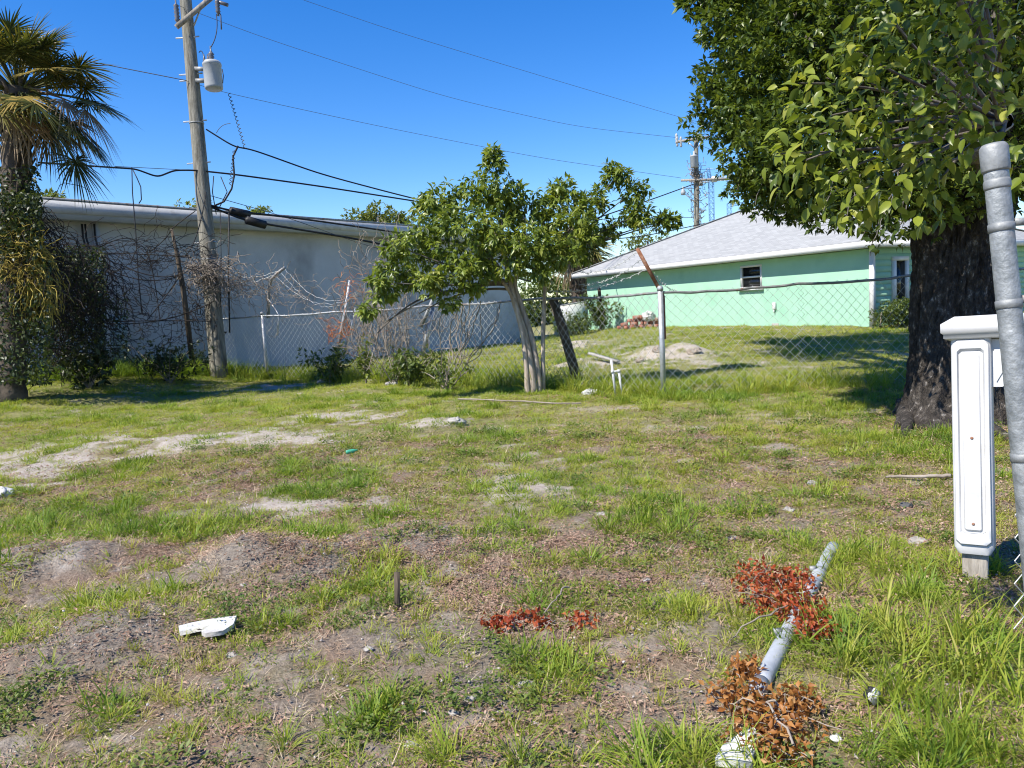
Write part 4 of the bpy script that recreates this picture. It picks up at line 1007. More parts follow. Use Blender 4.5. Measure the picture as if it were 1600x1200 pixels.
walkers(m, between(0, 165, 430, 560, 15.5, 17.6, 220), 12, .10, (.1, 0, -.3), .007)
walkers(m, between(60, 280, 375, 400, 17.5, 18.6, 40), 18, .09, (.9, .2, -.12), .007)
stuff(m, 'vine_tangle', M_dtwig, 'dark dead vine curtain hanging on the fence left of the utility pole', 'vines', O)
m = MB()
for (x0, x1, y0, y1, dn0, dn1, n) in ((-20, 65, 300, 400, 14.2, 15.2, 2600), (-20, 80, 400, 600, 14.2, 15.6, 3200), (75, 165, 385, 570, 16.4, 18, 3200), (150, 200, 460, 560, 16.8, 18, 200), (0, 60, 260, 320, 14.5, 15.2, 500)):
    q = np.array(between(x0, x1, y0, y1, dn0, dn1, n)); leaves(m, q, unit(rng.normal(size=q.shape) + V3(0, 0, -.6)), rnd_dir(n, .5), .09, .055, rng.random(n))
stuff(m, 'vine_leaf_mass', M_vineleaf, 'green vine leaves darkened for shade, covering palm trunk and fence at left edge', 'vines', O)
m = MB(); walkers(m, between(48, 66, 385, 440, 14.45, 14.8, 150), 14, .07, (.05, 0, -.8), .008, .45); walkers(m, between(20, 70, 370, 400, 14.4, 14.8, 80), 9, .07, (.1, 0, -.4), .008, .7); walkers(m, between(0, 50, 355, 430, 14.3, 14.7, 130), 8, .08, (.1, 0, -.3), .006, .8)
stuff(m, 'yellow_vine', M_dodder, 'yellow thread-like parasitic vine hanging from the left palm', 'vines', base(60, 14.6))
m = MB()
walkers(m, between(190, 300, 380, 540, 18.6, 20.4, 120), 14, .10, (.1, 0, -.1), .0065, .8)
for a, c, b2 in (((165, 505), (260, 512), (335, 470)), ((165, 503), (250, 500), (330, 502)), ((145, 405), (215, 455), (285, 430)), ((185, 412), (240, 440), (280, 430)), ((150, 395), (220, 396), (300, 402)), ((230, 500), (255, 470), (282, 430)), ((205, 410), (230, 330), (250, 500)), ((150, 390), (200, 360), (215, 380)), ((268, 360), (255, 380), (225, 400)), ((268, 358), (290, 340), (305, 330))):
    m.tube(bez(P(*a, 18.8), P(*c, 18.9), P(*b2, 19.2), 16), .012, 4, False)
stuff(m, 'twig_tangle', M_dtwig, 'bare dark twig tangle on the fence between vines and utility pole', 'twigs', base(240, 19))
m = MB()
walkers(m, between(290, 350, 405, 440, 20.2, 21, 170), 12, .09, (.35, 0, -.3), .008, .8)
walkers(m, between(330, 440, 430, 460, 20.5, 21.2, 120), 10, .10, (.3, 0, -.3), .006, .8)
walkers(m, between(420, 560, 440, 500, 19.4, 20.8, 60), 9, .10, (.3, 0, -.1), .006, .8)
stuff(m, 'dry_vine', M_twig, 'pale grey dead vine heaped on the fence beside utility pole', 'vines', base(350, 20.8))
m = MB(); walkers(m, between(560, 640, 540, 590, 16.6, 18.6, 60), 18, .10, (-.02, 0, .9), .008, .45); walkers(m, between(565, 610, 400, 470, 17, 18.2, 45), 14, .09, (0, 0, .5), .006, .7); walkers(m, between(540, 660, 480, 560, 16.8, 18.4, 100), 9, .09, (0, 0, .2), .006, .9)
walkers(m, between(690, 740, 560, 595, 14.6, 15.4, 12), 16, .09, (.15, 0, .8), .010, .4); walkers(m, between(640, 780, 500, 560, 15.4, 17, 24), 10, .10, (.1, 0, .2), .007, .8)
stuff(m, 'dry_brush', M_twig, 'dry twiggy brush along the fence left of the small tree', 'brush', base(610, 17.5))
m = MB(); walkers(m, between(515, 545, 505, 525, 19.0, 19.3, 34), 8, .05, (-.2, 0, -.1), .007, .9); walkers(m, between(535, 555, 425, 480, 19.0, 19.2, 24), 9, .06, (0, 0, -.4), .006, .6); walkers(m, between(545, 590, 510, 560, 18.4, 19, 14), 8, .07, (0, 0, -.2), .006, .8)
stuff(m, 'orange_vine', mat('orange_vine', [(.40, .12, .03), (.56, .20, .05)], 5, .8, 0), 'orange dead vine strands caught on leaning steel post', 'vines', base(535, 19.1))

def shrub(label, px, d, rx, hgt, n, L, mt=M_bushleaf, group='scrub along the fence and house', stems_=9):
    B = base(px, d); rt = thing('shrub', B, label, 'shrub', group); m = MB(); lf = MB()
    for k in range(stems_):
        tip = B + V3(rng.normal() * rx * .6, rng.normal() * rx * .5, hgt * rng.uniform(.6, 1)); m.tube(bez(B - V3(0, 0, .05), (B + tip) / 2 + V3(0, 0, .15), tip, 7), np.linspace(.016, .005, 7), 5, False)
        for s_ in np.linspace(.35, 1, 5):
            c = B * (1 - s_) + tip * s_; blob_leaves(lf, c, rx * .38, n // (stems_ * 5), L, .4, .2)
    part(m, 'stem', M_twig, rt); part(lf, 'foliage', mt, rt)['kind'] = 'stuff'
shrub('leafy green shrub against the left end of the mint wall', 940, 34.5, .8, 1.5, 2400, .16)
shrub('low green bush in front of the white garden wall', 895, 34, 1.2, .95, 2000, .16)
shrub('leafy shoot with bright leaves by the dry brush on the fence', 572, 17.6, .35, 1.15, 350, .13, M_leaf_small, stems_=4)
shrub('dark green weeds at the foot of the warehouse by the pole', 265, 18.8, .9, 1.1, 1600, .11, M_vineleaf)
shrub('broad strap leaved weeds under the vines at the left', 140, 16.8, .8, .7, 500, .22, M_vineleaf)
shrub('grassy green weeds at the fence foot left of small tree', 640, 16.3, .7, .8, 1200, .13)
shrub('dense weeds at the fence foot beside the leaning steel post', 515, 18.4, .7, .8, 1100, .12)
shrub('thin weeds and twigs at the fence foot by the small tree', 700, 15.2, .55, .55, 600, .11)
shrub('twiggy bush in the dry brush beneath the small tree branches', 615, 17.0, .5, .8, 400, .09, M_bushleaf)
HB = [base(1375, 23.3), base(1470, 24.8)]
rt = thing('hedge', HB[0], 'clipped dark green hedge under the end window of the green house', 'hedge'); m = MB()
for k in range(46):
    s_ = rng.random(); c = HB[0] * (1 - s_) + HB[1] * s_ + V3(rng.normal() * .1, rng.normal() * .2, rng.uniform(.15, .72)); blob_leaves(m, c, .3, 150, .09, .5, .1)
part(m, 'foliage', M_bushleaf, rt)['kind'] = 'stuff'
m = MB()
for k in range(8): c = HB[0] * (1 - k / 7) + HB[1] * (k / 7); m.tube(np.array([c - V3(0, 0, .05), c + V3(.05, 0, .5)]), .02, 5)
part(m, 'stem', M_twig, rt)

# ------------------------------------------------------------------ things lying in the yard behind the fence
BP = base(1002, 32.5)
rt = thing('brick_pile', BP, 'pile of old bricks against the mint green wall', 'brick pile')
bm_ = MB(); bm_.box((0, 0, 0), (.30, .14, .13), bev=.008); o = bm_.build('brick', M_brick); bme = o.data; bpy.data.objects.remove(o)
for lvl, nn in ((0, 13), (1, 11), (2, 8), (3, 4)):
    for k in range(nn):
        o = bpy.data.objects.new('brick', bme); COL.objects.link(o); o.parent = rt
        o.location = ((k - (nn - 1) / 2) * .145 + rng.normal() * .03, rng.normal() * .10, .07 + lvl * .135); o.rotation_euler = (rng.normal() * .06, rng.normal() * .06, rng.choice([0, PI / 2]) + rng.normal() * .25)
def crumple(c, sx, sy, sz, n=18, seed=1, amp=.5):
    th_, ph = np.meshgrid(np.linspace(.05, PI - .05, n), np.linspace(0, 2 * PI, n * 2, endpoint=False), indexing='ij')
    k = 1 + .35 * amp * (fbm(np.cos(ph) * 5 + seed, np.sin(ph) * 5 + th_ * 6, seed + 3, 3) - .5) * 2 + amp * (fbm(np.cos(ph) * 1.6 + seed * 7.3, np.sin(ph) * 1.6 + th_ * 1.7, seed, 3) - .5) * 2
    return np.stack([c[0] + sx * k * np.sin(th_) * np.cos(ph), c[1] + sy * k * np.sin(th_) * np.sin(ph), c[2] + sz * k * np.cos(th_)], -1)
def lump(name, mt, px, py, sx, sy, sz, label, cat, seed, amp=.5, group=None, z=.0, smooth=False, n=14):
    p = G(px, py); m = MB(); m.grid(crumple(p + V3(0, 0, sz * .55 + z), sx, sy, sz, n, seed, amp), wrap=True); return solo(m, name, mt, p, label, cat, group, smooth)
q = BP + V3(.28, -.15, .5); m = MB(); m.grid(crumple(q, .20, .16, .16, 18, 5, 1.3), wrap=True); solo(m, 'rag', M_rag, q, 'white and grey rag draped on the old brick pile', 'rag')
for k, (px, py, r, lab) in enumerate([(1030, 556, .10, 'grey clod on top of the pale dirt heap by the fence corner post'), (1085, 556, .09, 'clod on the right end of the pale dirt heap behind the fence'), (1000, 566, .08, 'clod at the left foot of the pale dirt heap behind the fence')]):
    lump('dirt_clod', M_sand, px, py, r * 1.4, r, r * .8, lab, 'clod', 11 + k, 1.0, 'clods on the dirt heap', 0, False, 12)
a = G(922, 562); b2 = G(966, 570); m = MB(); m.bar(a + V3(0, 0, .16), b2 + V3(0, 0, .08), .16, .05, up=(.1, 0, 1)); solo(m, 'concrete_chunk', M_conc, (a + b2) / 2, 'long tilted concrete chunk on the dirt heap behind the fence', 'concrete')
# white plastic pipe by the fence
def ptube(pts, d, r, n=8): return np.array([P(x, y, d) for x, y in pts])
rt = thing('water_pipe', base(966, 12.8), 'white plastic water pipe standing by the fence corner post', 'pipe')
m = MB(); m.tube(ptube([(955, 562), (962, 618)], 12.8, 0), .021, 10); part(m, 'riser', M_white, rt); m = MB(); m.tube(ptube([(967, 580), (972, 618)], 12.8, 0), .019, 10); part(m, 'riser', M_white, rt)
m = MB(); m.tube(ptube([(957, 581), (967, 580)], 12.8, 0), .018, 10); m.lathe(P(967, 582, 12.8), [(.027, 0), (.027, .05)], 10); m.lathe(P(957, 583, 12.8), [(.027, 0), (.027, .05)], 10); part(m, 'elbow', M_white, rt)
lump('plastic_scrap', M_rag, 924, 616, .16, .10, .05, 'crumpled white plastic scrap left of the white water pipe', 'litter', 21, .8, None, 0)
a, b2 = G(716, 627), G(908, 634); m = MB(); q = curve(a, b2, 0, 24); q[:, 2] = H(q[:, 0], q[:, 1]) + .04; m.tube(q, .012, 8); solo(m, 'thin_pipe', M_twig, a, 'long thin pale pipe lying on the ground before the small tree', 'pipe')

# ------------------------------------------------------------------ mailbox post
MD = 4.05
MBs = base(1523, MD)
rt = thing('mailbox_post', MBs, 'white moulded mailbox post sleeve on a wooden stake beside the steel pole', 'mailbox post')
top_, bot_ = P(1518, 520, MD), P(1524, 862, MD)
upv = unit(top_ - bot_); rot = math.radians(-35)
xv = V3(math.cos(rot), math.sin(rot), 0); xv = unit(xv - upv * np.dot(xv, upv)); yv = np.cross(upv, xv); FRM = np.stack([xv, yv, upv], 1)
Lp = np.linalg.norm(top_ - bot_); Wp = .180
def mp_(x, y, z): return bot_ + xv * x + yv * y + upv * z
def loft(m, rings, cap=True):
    A = np.array(rings); n = A.shape[1]; m.grid(A, wrap=True)
    if cap: m.ngon(A[-1]); m.ngon(A[0][::-1])
def rrect(w_, d_, z, r=.018, ch=0.0, k=4):
    pts = []
    for cx, cy, a0 in ((w_ / 2 - r, -d_ / 2 + r, -PI / 2), (w_ / 2 - r, d_ / 2 - r, 0), (-w_ / 2 + r, d_ / 2 - r, PI / 2), (-w_ / 2 + r, -d_ / 2 + r, PI)):
        for a in np.linspace(a0, a0 + PI / 2, k): pts.append(mp_(cx + r * math.cos(a), cy + r * math.sin(a), z))
    return pts
m = MB(); Dp = .17
loft(m, [rrect(Wp * .80, Dp * .9, 0), rrect(Wp * .82, Dp * .92, .004), rrect(Wp, Dp, .035), rrect(Wp, Dp, .3), rrect(Wp * 1.0, Dp, Lp - .02), rrect(Wp * 1.0, Dp, Lp)])
sl = part(m, 'sleeve', M_white, rt)
# raised frame, groove and centre panel on the front face: stepped rings
def face_ring(m, w0, h0, y0, w1, h1, y1, ch0, ch1):
    def rg(w_, h_, y, c): 
        zc = Lp * .505
        pts = [(-w_ / 2 + c, -h_ / 2), (w_ / 2 - c, -h_ / 2), (w_ / 2, -h_ / 2 + c), (w_ / 2, h_ / 2 - c), (w_ / 2 - c, h_ / 2), (-w_ / 2 + c, h_ / 2), (-w_ / 2, h_ / 2 - c), (-w_ / 2, -h_ / 2 + c)]
        return [mp_(x, -Dp / 2 - y, zc + z) for x, z in pts]
    m.grid(np.array([rg(w0, h0, y0, ch0), rg(w1, h1, y1, ch1)]), wrap=True); return rg(w1, h1, y1, ch1)
m = MB(); hh = Lp * .93
face_ring(m, Wp * .90, hh, -.004, Wp * .86, hh - .02, .016, .02, .02); face_ring(m, Wp * .86, hh - .02, .016, Wp * .68, hh - .10, .016, .02, .016); face_ring(m, Wp * .68, hh - .10, .016, Wp * .61, hh - .125, .001, .016, .014)
lastr = face_ring(m, Wp * .60, hh - .13, .002, Wp * .46, hh - .15, .002, .014, .010); lastr = face_ring(m, Wp * .46, hh - .15, .002, Wp * .40, hh - .17, .014, .010, .006); m.ngon(lastr)
part(m, 'front_panel', M_white, rt)
for z in (.11, .565, ):
    m = MB(); m.lathe(mp_(0, -Dp / 2 - .0145, Lp * (.14 if z < .2 else .525)), [(.0075, -.004), (.0075, .002), (.004, .004)], 10, -yv); part(m, 'screw', M_rust, rt)
# cap continues to the right as the arm cover
m = MB(); cx0, cx1 = -Wp / 2 - .042, .62
def caprect(x0, x1, d_, z): return [mp_(x0, -d_ / 2, z), mp_(x1, -d_ / 2, z), mp_(x1, d_ / 2, z), mp_(x0, d_ / 2, z)]
loft(m, [caprect(cx0 + .025, cx1, Dp + .03, Lp - .035), caprect(cx0 + .012, cx1, Dp + .05, Lp - .03), caprect(cx0 + .012, cx1, Dp + .05, Lp - .01), caprect(cx0, cx1, Dp + .075, Lp), caprect(cx0, cx1, Dp + .075, Lp + .045), caprect(cx0 + .06, cx1, Dp - .03, Lp + .085)])
part(m, 'cap', M_white, rt)
m = MB(); pr = [(Wp / 2 - .002, Lp - .04), (Wp / 2 + .30, Lp - .04), (Wp / 2 + .20, Lp - .12), (Wp / 2 + .085, Lp - .20), (Wp / 2 + .06, Lp - .275), (Wp / 2 + .045, Lp - .285), (Wp / 2 - .002, Lp - .285)]
f1 = [mp_(x, -.045, z) for x, z in pr]; f2 = [mp_(x, .045, z) for x, z in pr]
m.grid(np.array([f1, f2]), wrap=True); m.ngon(f1[::-1]); m.ngon(f2)
bk = part(m, 'bracket', M_white, rt)
m = MB(); pr2 = [(Wp / 2 + .012, Lp - .09), (Wp / 2 + .11, Lp - .09), (Wp / 2 + .02, Lp - .26)]; f3 = [mp_(x, -.052, z) for x, z in pr2]; f4 = [mp_(x, -.044, z) for x, z in pr2]; m.grid(np.array([f3, f4]), wrap=True); m.ngon(f3[::-1]); part(m, 'bracket_rib', M_white, rt, bk)
m = MB(); m.box(mp_(.0, .0, -.12), (.115, .10, .40), FRM, bev=.008); part(m, 'wooden_stake', M_oldwood, rt)

# ------------------------------------------------------------------ steel pole at the right edge
SD = 2.0
a, b2 = P(1553, 236, SD), P(1624, 960, SD)
ax = unit(b2 - a); bt = a + ax * ((float(H(b2[0], b2[1])) - .1 - a[2]) / ax[2])
rt = thing('steel_gate_post', bt * V3(1, 1, 0), 'leaning galvanised steel pipe post with clamp bands at the right edge', 'post')
m = MB(); m.tube(np.array([a + (bt - a) * s_ for s_ in np.linspace(0, 1, 30)]), .029, 24); part(m, 'pipe', mat('spotted_galvanised', [(.15, .165, .17), (.26, .275, .28), (.40, .415, .415)], 22, .55, .2, 90, .4, .4, second=((.24, .11, .05), 5.5, .60, .70)), rt, smooth=True)
m = MB(); m.lathe(a - ax * .005, [(.027, -.012), (.032, -.006), (.0335, .0), (.0335, .055), (.031, .06)], 24, ax); m.lathe(a + ax * .075, [(.0295, 0), (.0315, .006), (.0315, .02), (.0295, .026)], 24, ax); part(m, 'collar', M_galv_dull, rt, smooth=False)
for s_ in (.20, .40, .80):
    m = MB(); q = a + ax * s_; m.lathe(q, [(.0293, -.011), (.0312, -.010), (.0312, .010), (.0293, .011)], 24, ax); m.box(q + V3(.046, -.01, .012), (.04, .014, .020)); part(m, 'clamp_band', M_galv_dull, rt)
m = MB(); e = ax
for k in range(15):                                         # cut edge of the rolled mesh
    q = P(1594, 735, 2.25) + V3(.0, .02, -.035 * k); js = np.arange(7); m.tube(np.stack([q[0] + js * .03, q[1] + .01 * np.sin(js * 3.), q[2] + np.where((js + k) % 2 == 0, 0, .035)], 1), .0022, 4, False)
part(m, 'mesh', M_wire, rt)

# ------------------------------------------------------------------ fallen pipe
a, b2 = G(1188, 1078), G(1302, 858); a[2] += .022; b2[2] += .012
rt = thing('fallen_post', (a + b2) / 2, 'grey galvanised fence post lying on the ground between dead red leaves', 'post')
M_fallen = mat('dusty_galvanised', [(.34, .37, .40), (.44, .47, .50), (.52, .54, .56)], 10, .55, .15, 50, .25, .4, second=((.50, .30, .20), 7, .66, .74))
m = MB(); m.tube(np.array([a + (b2 - a) * s_ for s_ in np.linspace(0, 1, 30)]), .036, 20); part(m, 'pipe', M_fallen, rt, smooth=True)
ax = unit(b2 - a)
for s_ in (.26, .50, .74): 
    m = MB(); q = a + (b2 - a) * s_; m.lathe(q, [(.0365, -.012), (.039, -.01), (.039, .01), (.0365, .012)], 20, ax); m.box(q + V3(-.04, -.01, .03), (.035, .02, .03)); part(m, 'clamp_band', M_galv_dull, rt)
m = MB(); m.lathe(a - ax * .02, [(.030, -.05), (.038, -.03), (.038, .03)], 14, ax); part(m, 'pipe_end', M_galv, rt)

# ------------------------------------------------------------------ dead leafy branches
def dead(label, spots, mt, L, n, hgt, twigs):
    c0 = G(*spots[0][:2]); rt = thing('dead_branch', c0, label, 'branch', 'dead leafy branches'); lf = MB(); tw = MB()
    for px, py, r in spots:
        c = G(px, py) + V3(0, 0, hgt * .5); k = int(n)
        q = c + rnd_dir(k) * r * rng.random((k, 1)) ** .5 * V3(1, 1, .55); q[:, 2] = np.maximum(q[:, 2], H(q[:, 0], q[:, 1]) + .015)
        leaves(lf, q, unit(rng.normal(size=q.shape) + V3(0, 0, -.1)), rnd_dir(k, .8), L * rng.uniform(.7, 1.3, k), L * .62, rng.random(k), .3, .25)
        for j in range(7): tw.tube(curve(c + rng.normal(size=3) * V3(.4, .4, .05) * r, c + rnd_dir(1)[0] * r * V3(1, 1, .5), 0, 6, .008), .0022, 4, False)
    for (x0, y0, x1, y1) in twigs: p, q = G(x0, y0), G(x1, y1); tw.tube(curve(p + V3(0, 0, .03), q + V3(0, 0, .06), -.03, 9, .008), np.linspace(.003, .005, 9), 5, False)
    part(tw, 'twig', M_twig, rt)['kind'] = 'stuff'; part(lf, 'foliage', mt, rt)['kind'] = 'stuff'
dead('dead branch with brick red leaves lying across the fallen post', [(1185, 915, .16), (1225, 940, .17), (1200, 955, .15), (1250, 975, .14), (1275, 1000, .10), (1240, 920, .12), (1248, 955, .12)], M_redleaf, .029, 190, .11, [(1140, 1010, 1230, 965)])
dead('small dead branch with red leaves in the middle of the bare soil', [(775, 978, .09), (820, 972, .08), (850, 980, .06), (910, 975, .10), (790, 985, .07)], M_redleaf, .032, 60, .05, [(850, 968, 890, 935)])
dead('dead branch with orange brown leaves at the bottom edge', [(1150, 1105, .13), (1195, 1120, .15), (1230, 1150, .15), (1180, 1165, .13), (1250, 1110, .09), (1215, 1190, .12), (1165, 1060, .07)], M_orangeleaf, .031, 140, .09, [(1160, 1070, 1240, 1190), (1140, 1120, 1230, 1130)])

# ------------------------------------------------------------------ litter and stones
p = G(325, 992); m = MB(); yaw = .12
def slab(m, outline, z0, z1, tilt=0.0):
    A = np.array([(x, y, float(H(x, y)) + z0 + tilt * (x - outline[0][0])) for x, y in outline]); B = A + V3(0, 0, z1 - z0); m.grid(np.array([A, B]), wrap=True); m.ngon(B); m.ngon(A[::-1])
ol = [G(x, y)[:2] for x, y in ((280, 988), (300, 984), (340, 979), (371, 978), (366, 992), (350, 1002), (322, 1004), (316, 1000), (332, 990), (282, 998))]
m = MB(); slab(m, ol, .012, .034, .08); solo(m, 'broken_board', M_rag, p, 'broken white board lying flat on bare soil at lower left', 'board')
a = G(620, 955); t_ = P(620, 894, np.dot(a - CAM, FWD)); m = MB(); m.bar(a - V3(0, 0, .1), t_, .03, .012, up=(0, 1, 0)); solo(m, 'wooden_stake', M_dwood, a, 'thin dark wooden survey stake standing in the soil', 'stake')
ol = [G(x, y)[:2] for x, y in ((1118, 1206), (1130, 1186), (1160, 1166), (1180, 1160), (1185, 1180), (1175, 1215))]
m = MB(); slab(m, ol, .02, .05, .05); solo(m, 'white_slab', M_rag, G(1150, 1185), 'white slab half under orange leaves at the bottom edge', 'slab')
p = G(1362, 1102); m = MB(); m.grid(crumple(p + V3(0, 0, .04), .032, .026, .03, 14, 31, .7), wrap=True); rt = thing('crushed_can', p, 'small crushed black and white can in the grass at lower right', 'can')
part(m, 'body', mat('can_print', [(.02, .02, .02), (.03, .03, .03), (.5, .5, .52), (.6, .6, .6)], 16, .35, 0, pos=[.4, .5, .52, .7], stretch=(1, 1, .2)), rt)
p = G(548, 712); m = MB(); m.lathe(p + V3(-.05, 0, .04), [(.022, 0), (.024, .02), (.024, .08), (.010, .11), (.010, .13)], 12, (1, .4, .1)); solo(m, 'green_bottle', mat('green_plastic', [(.05, .30, .18), (.08, .38, .24)], 5, .25, 0), p, 'small green bottle in the thin grass left of centre', 'bottle')
lump('plastic_bag', M_rag, 6, 775, .07, .06, .05, 'crumpled white plastic bag at the left edge of the grass', 'litter', 41, .8)
lump('white_rock', M_conc, 712, 662, .11, .08, .05, 'pale angular rock on the sandy hump near centre', 'rock', 42, .9, 'stones')
lump('plastic_cup', M_rag, 1305, 1157, .018, .018, .012, 'tiny white plastic bit in the grass below right', 'litter', 43, .6)
lump('dark_rock', mat('dark_stone', [(.05, .05, .05), (.12, .12, .12)], 6, .8, .3), 1415, 793, .04, .035, .025, 'small dark stone in grass left of the mailbox post', 'rock', 44, .4, 'stones')
ROCKS = [(735, 1093, .028, 'white pebble by the tuft at bottom centre'), (710, 1115, .024, 'white pebble just left of the bottom centre tuft'), (822, 1072, .04, 'pale flat stone below the middle red leaves'), (1440, 848, .07, 'white stone left of the mailbox post foot'),
         (1232, 798, .05, 'pale stone in the bare patch under the big tree'), (940, 805, .045, 'pale stone right of centre in thin grass'), (1008, 908, .035, 'pale stone beyond the middle red leaves'), (1145, 842, .04, 'pale stone right of the centre weeds'),
         (610, 602, .16, 'white stone at the foot of the dry brush'), (505, 598, .16, 'pale stone at the fence foot near leaning post'), (380, 915, .03, 'pale stone at the foot of the grey soil mound'), (365, 1025, .035, 'grey stone below the broken white board'),
         (1268, 757, .07, 'long pale stone in grass toward the big tree'), (752, 755, .06, 'pale stone right of a grass tuft near centre'), (575, 1015, .03, 'pale stone right of lower left weeds'), (640, 1165, .03, 'grey stone at the bottom left of centre')]
for k, (x, y, r, lab) in enumerate(ROCKS): lump('stone', M_stone, x, y, r * .8, r * .6, r * .38, lab, 'stone', 60 + k, .9, 'stones', -r * .15, False, 9)
a, b2 = G(1385, 752), G(1486, 750); m = MB(); q = curve(a, b2, 0, 16, .01); q[:, 2] = H(q[:, 0], q[:, 1]) + .035; m.tube(q, np.linspace(.010, .016, 16), 8); solo(m, 'fallen_stick', M_twig, a, 'bare stick lying in front of the big tree trunk', 'stick')

# ------------------------------------------------------------------ grass, weeds, litter scattered over the ground
def proto_coll(name, metas, mt):
    c = bpy.data.collections.new(name)
    for k, mb in enumerate(metas):
        o = mb.build('%s_%02d' % (name, k), mt); COL.objects.unlink(o); c.objects.link(o)
    return c

def scatter(name, P_, scl, v, coll, nproto, label, cat, tilt=.12):
    n = len(P_); me = bpy.data.meshes.new(name); me.vertices.add(n); me.vertices.foreach_set('co', P_.astype(np.float32).ravel())
    rot = np.stack([rng.normal(0, tilt, n), rng.normal(0, tilt, n), rng.uniform(0, 2 * PI, n)], 1)
    for nm, ty, key, arr in (('rot', 'FLOAT_VECTOR', 'vector', rot), ('scl', 'FLOAT', 'value', scl), ('vi', 'FLOAT', 'value', v), ('idx', 'INT', 'value', rng.integers(0, nproto, n))):
        a = me.attributes.new(nm, ty, 'POINT'); a.data.foreach_set(key, np.asarray(arr).astype(np.int32 if ty == 'INT' else np.float32).ravel())
    o = bpy.data.objects.new(name, me); COL.objects.link(o)
    ng = bpy.data.node_groups.new(name, 'GeometryNodeTree')
    ng.interface.new_socket('Geometry', in_out='INPUT', socket_type='NodeSocketGeometry'); ng.interface.new_socket('Geometry', in_out='OUTPUT', socket_type='NodeSocketGeometry')
    gi = ng.nodes.new('NodeGroupInput'); gout = ng.nodes.new('NodeGroupOutput'); ip = ng.nodes.new('GeometryNodeInstanceOnPoints'); ci = ng.nodes.new('GeometryNodeCollectionInfo')
    ci.inputs['Collection'].default_value = coll; ci.inputs['Separate Children'].default_value = True; ci.inputs['Reset Children'].default_value = True
    def na(nm, ty):
        q = ng.nodes.new('GeometryNodeInputNamedAttribute'); q.data_type = ty; q.inputs['Name'].default_value = nm; return q.outputs['Attribute']
    L = ng.links.new
    L(gi.outputs[0], ip.inputs['Points']); L(ci.outputs[0], ip.inputs['Instance']); ip.inputs['Pick Instance'].default_value = True
    L(na('idx', 'INT'), ip.inputs['Instance Index']); L(na('scl', 'FLOAT'), ip.inputs['Scale'])
    e2r = ng.nodes.new('FunctionNodeEulerToRotation'); L(na('rot', 'FLOAT_VECTOR'), e2r.inputs[0]); L(e2r.outputs[0], ip.inputs['Rotation'])
    L(ip.outputs[0], gout.inputs[0])
    md = o.modifiers.new('scatter', 'NODES'); md.node_group = ng
    return tag(o, label, cat, None, 'stuff')

def blades(n, r, L, w_, lean, seed_v=.5, droop=.5, segs=4, flat_=0.0):
    mb = MB(); k = n
    a = rng.uniform(0, 2 * PI, k); rad = r * np.sqrt(rng.random(k)); base_ = np.stack([rad * np.cos(a), rad * np.sin(a), np.full(k, -.01)], 1)
    d2_ = a + rng.normal(0, .9, k); out = np.stack([np.cos(d2_), np.sin(d2_), np.zeros(k)], 1); side = np.stack([-np.sin(d2_), np.cos(d2_), np.zeros(k)], 1)
    LL = L * rng.uniform(.45, 1.15, k); le = np.clip(rng.normal(lean, .25, k), .05, 1.35)
    t = np.linspace(0, 1, segs + 1); rows_ = []
    ang = le[:, None] + (droop * rng.uniform(.4, 1.5, k))[:, None] * t[None] ** 1.3
    st = LL[:, None] / segs
    x = np.concatenate([np.zeros((k, 1)), np.cumsum(np.sin(ang[:, 1:]) * st, 1)], 1); z = np.concatenate([np.zeros((k, 1)), np.cumsum(np.cos(ang[:, 1:]) * st, 1)], 1); z = np.maximum(z, .004)
    cen = base_[:, None] + out[:, None] * x[..., None] + V3(0, 0, 1) * z[..., None]
    ww = w_ * np.array([.8, 1, .85, .55, .04])[:segs + 1] if segs == 4 else w_ * np.linspace(1, .05, segs + 1)
    wk = (rng.uniform(.7, 1.2, k))[:, None, None] * ww[None, :, None]
    A = np.stack([cen - side[:, None] * wk, cen + side[:, None] * wk], 2)          # k, segs+1, 2, 3
    V = A.reshape(-1, 3); m_ = (segs + 1) * 2
    f = np.array([(2 * i, 2 * i + 1, 2 * i + 3, 2 * i + 2) for i in range(segs)]); F = (np.arange(k)[:, None, None] * m_ + f[None]).reshape(-1, 4)
    mb.add(V, F, np.repeat(rng.uniform(0, 1, k), m_)); return mb

lawn_c = proto_coll('lawn_tuft', [blades(30, .085, .065, .0033, .6, droop=.9, segs=3) for k in range(8)], M_grass)
mid_c = proto_coll('grass_clump', [blades(30, .055, .15, .0030, .42, droop=.95) for k in range(8)], M_grass)
tall_c = proto_coll('tall_clump', [blades(34, .07, .36, .0040, .28, droop=1.15) for k in range(8)], M_grass)
straw_c = proto_coll('straw_tuft', [blades(12, .09, .10, .0022, 1.25, droop=.3, segs=3) for k in range(6)], M_straw)
def weed_proto():
    mb = MB(); k = 46; a = rng.uniform(0, 2 * PI, k); rad = .09 * np.sqrt(rng.random(k)); p = np.stack([rad * np.cos(a), rad * np.sin(a), rng.uniform(.01, .05, k)], 1)
    leaves(mb, p, unit(np.stack([np.cos(a), np.sin(a), rng.uniform(-.2, .7, k)], 1) + rng.normal(size=(k, 3)) * .5), unit(V3(0, 0, 1) + rng.normal(size=(k, 3)) * .35), rng.uniform(.016, .034, k), rng.uniform(.009, .016, k), rng.random(k)); return mb
weed_c = proto_coll('weed_rosette', [weed_proto() for k in range(6)], M_weed)
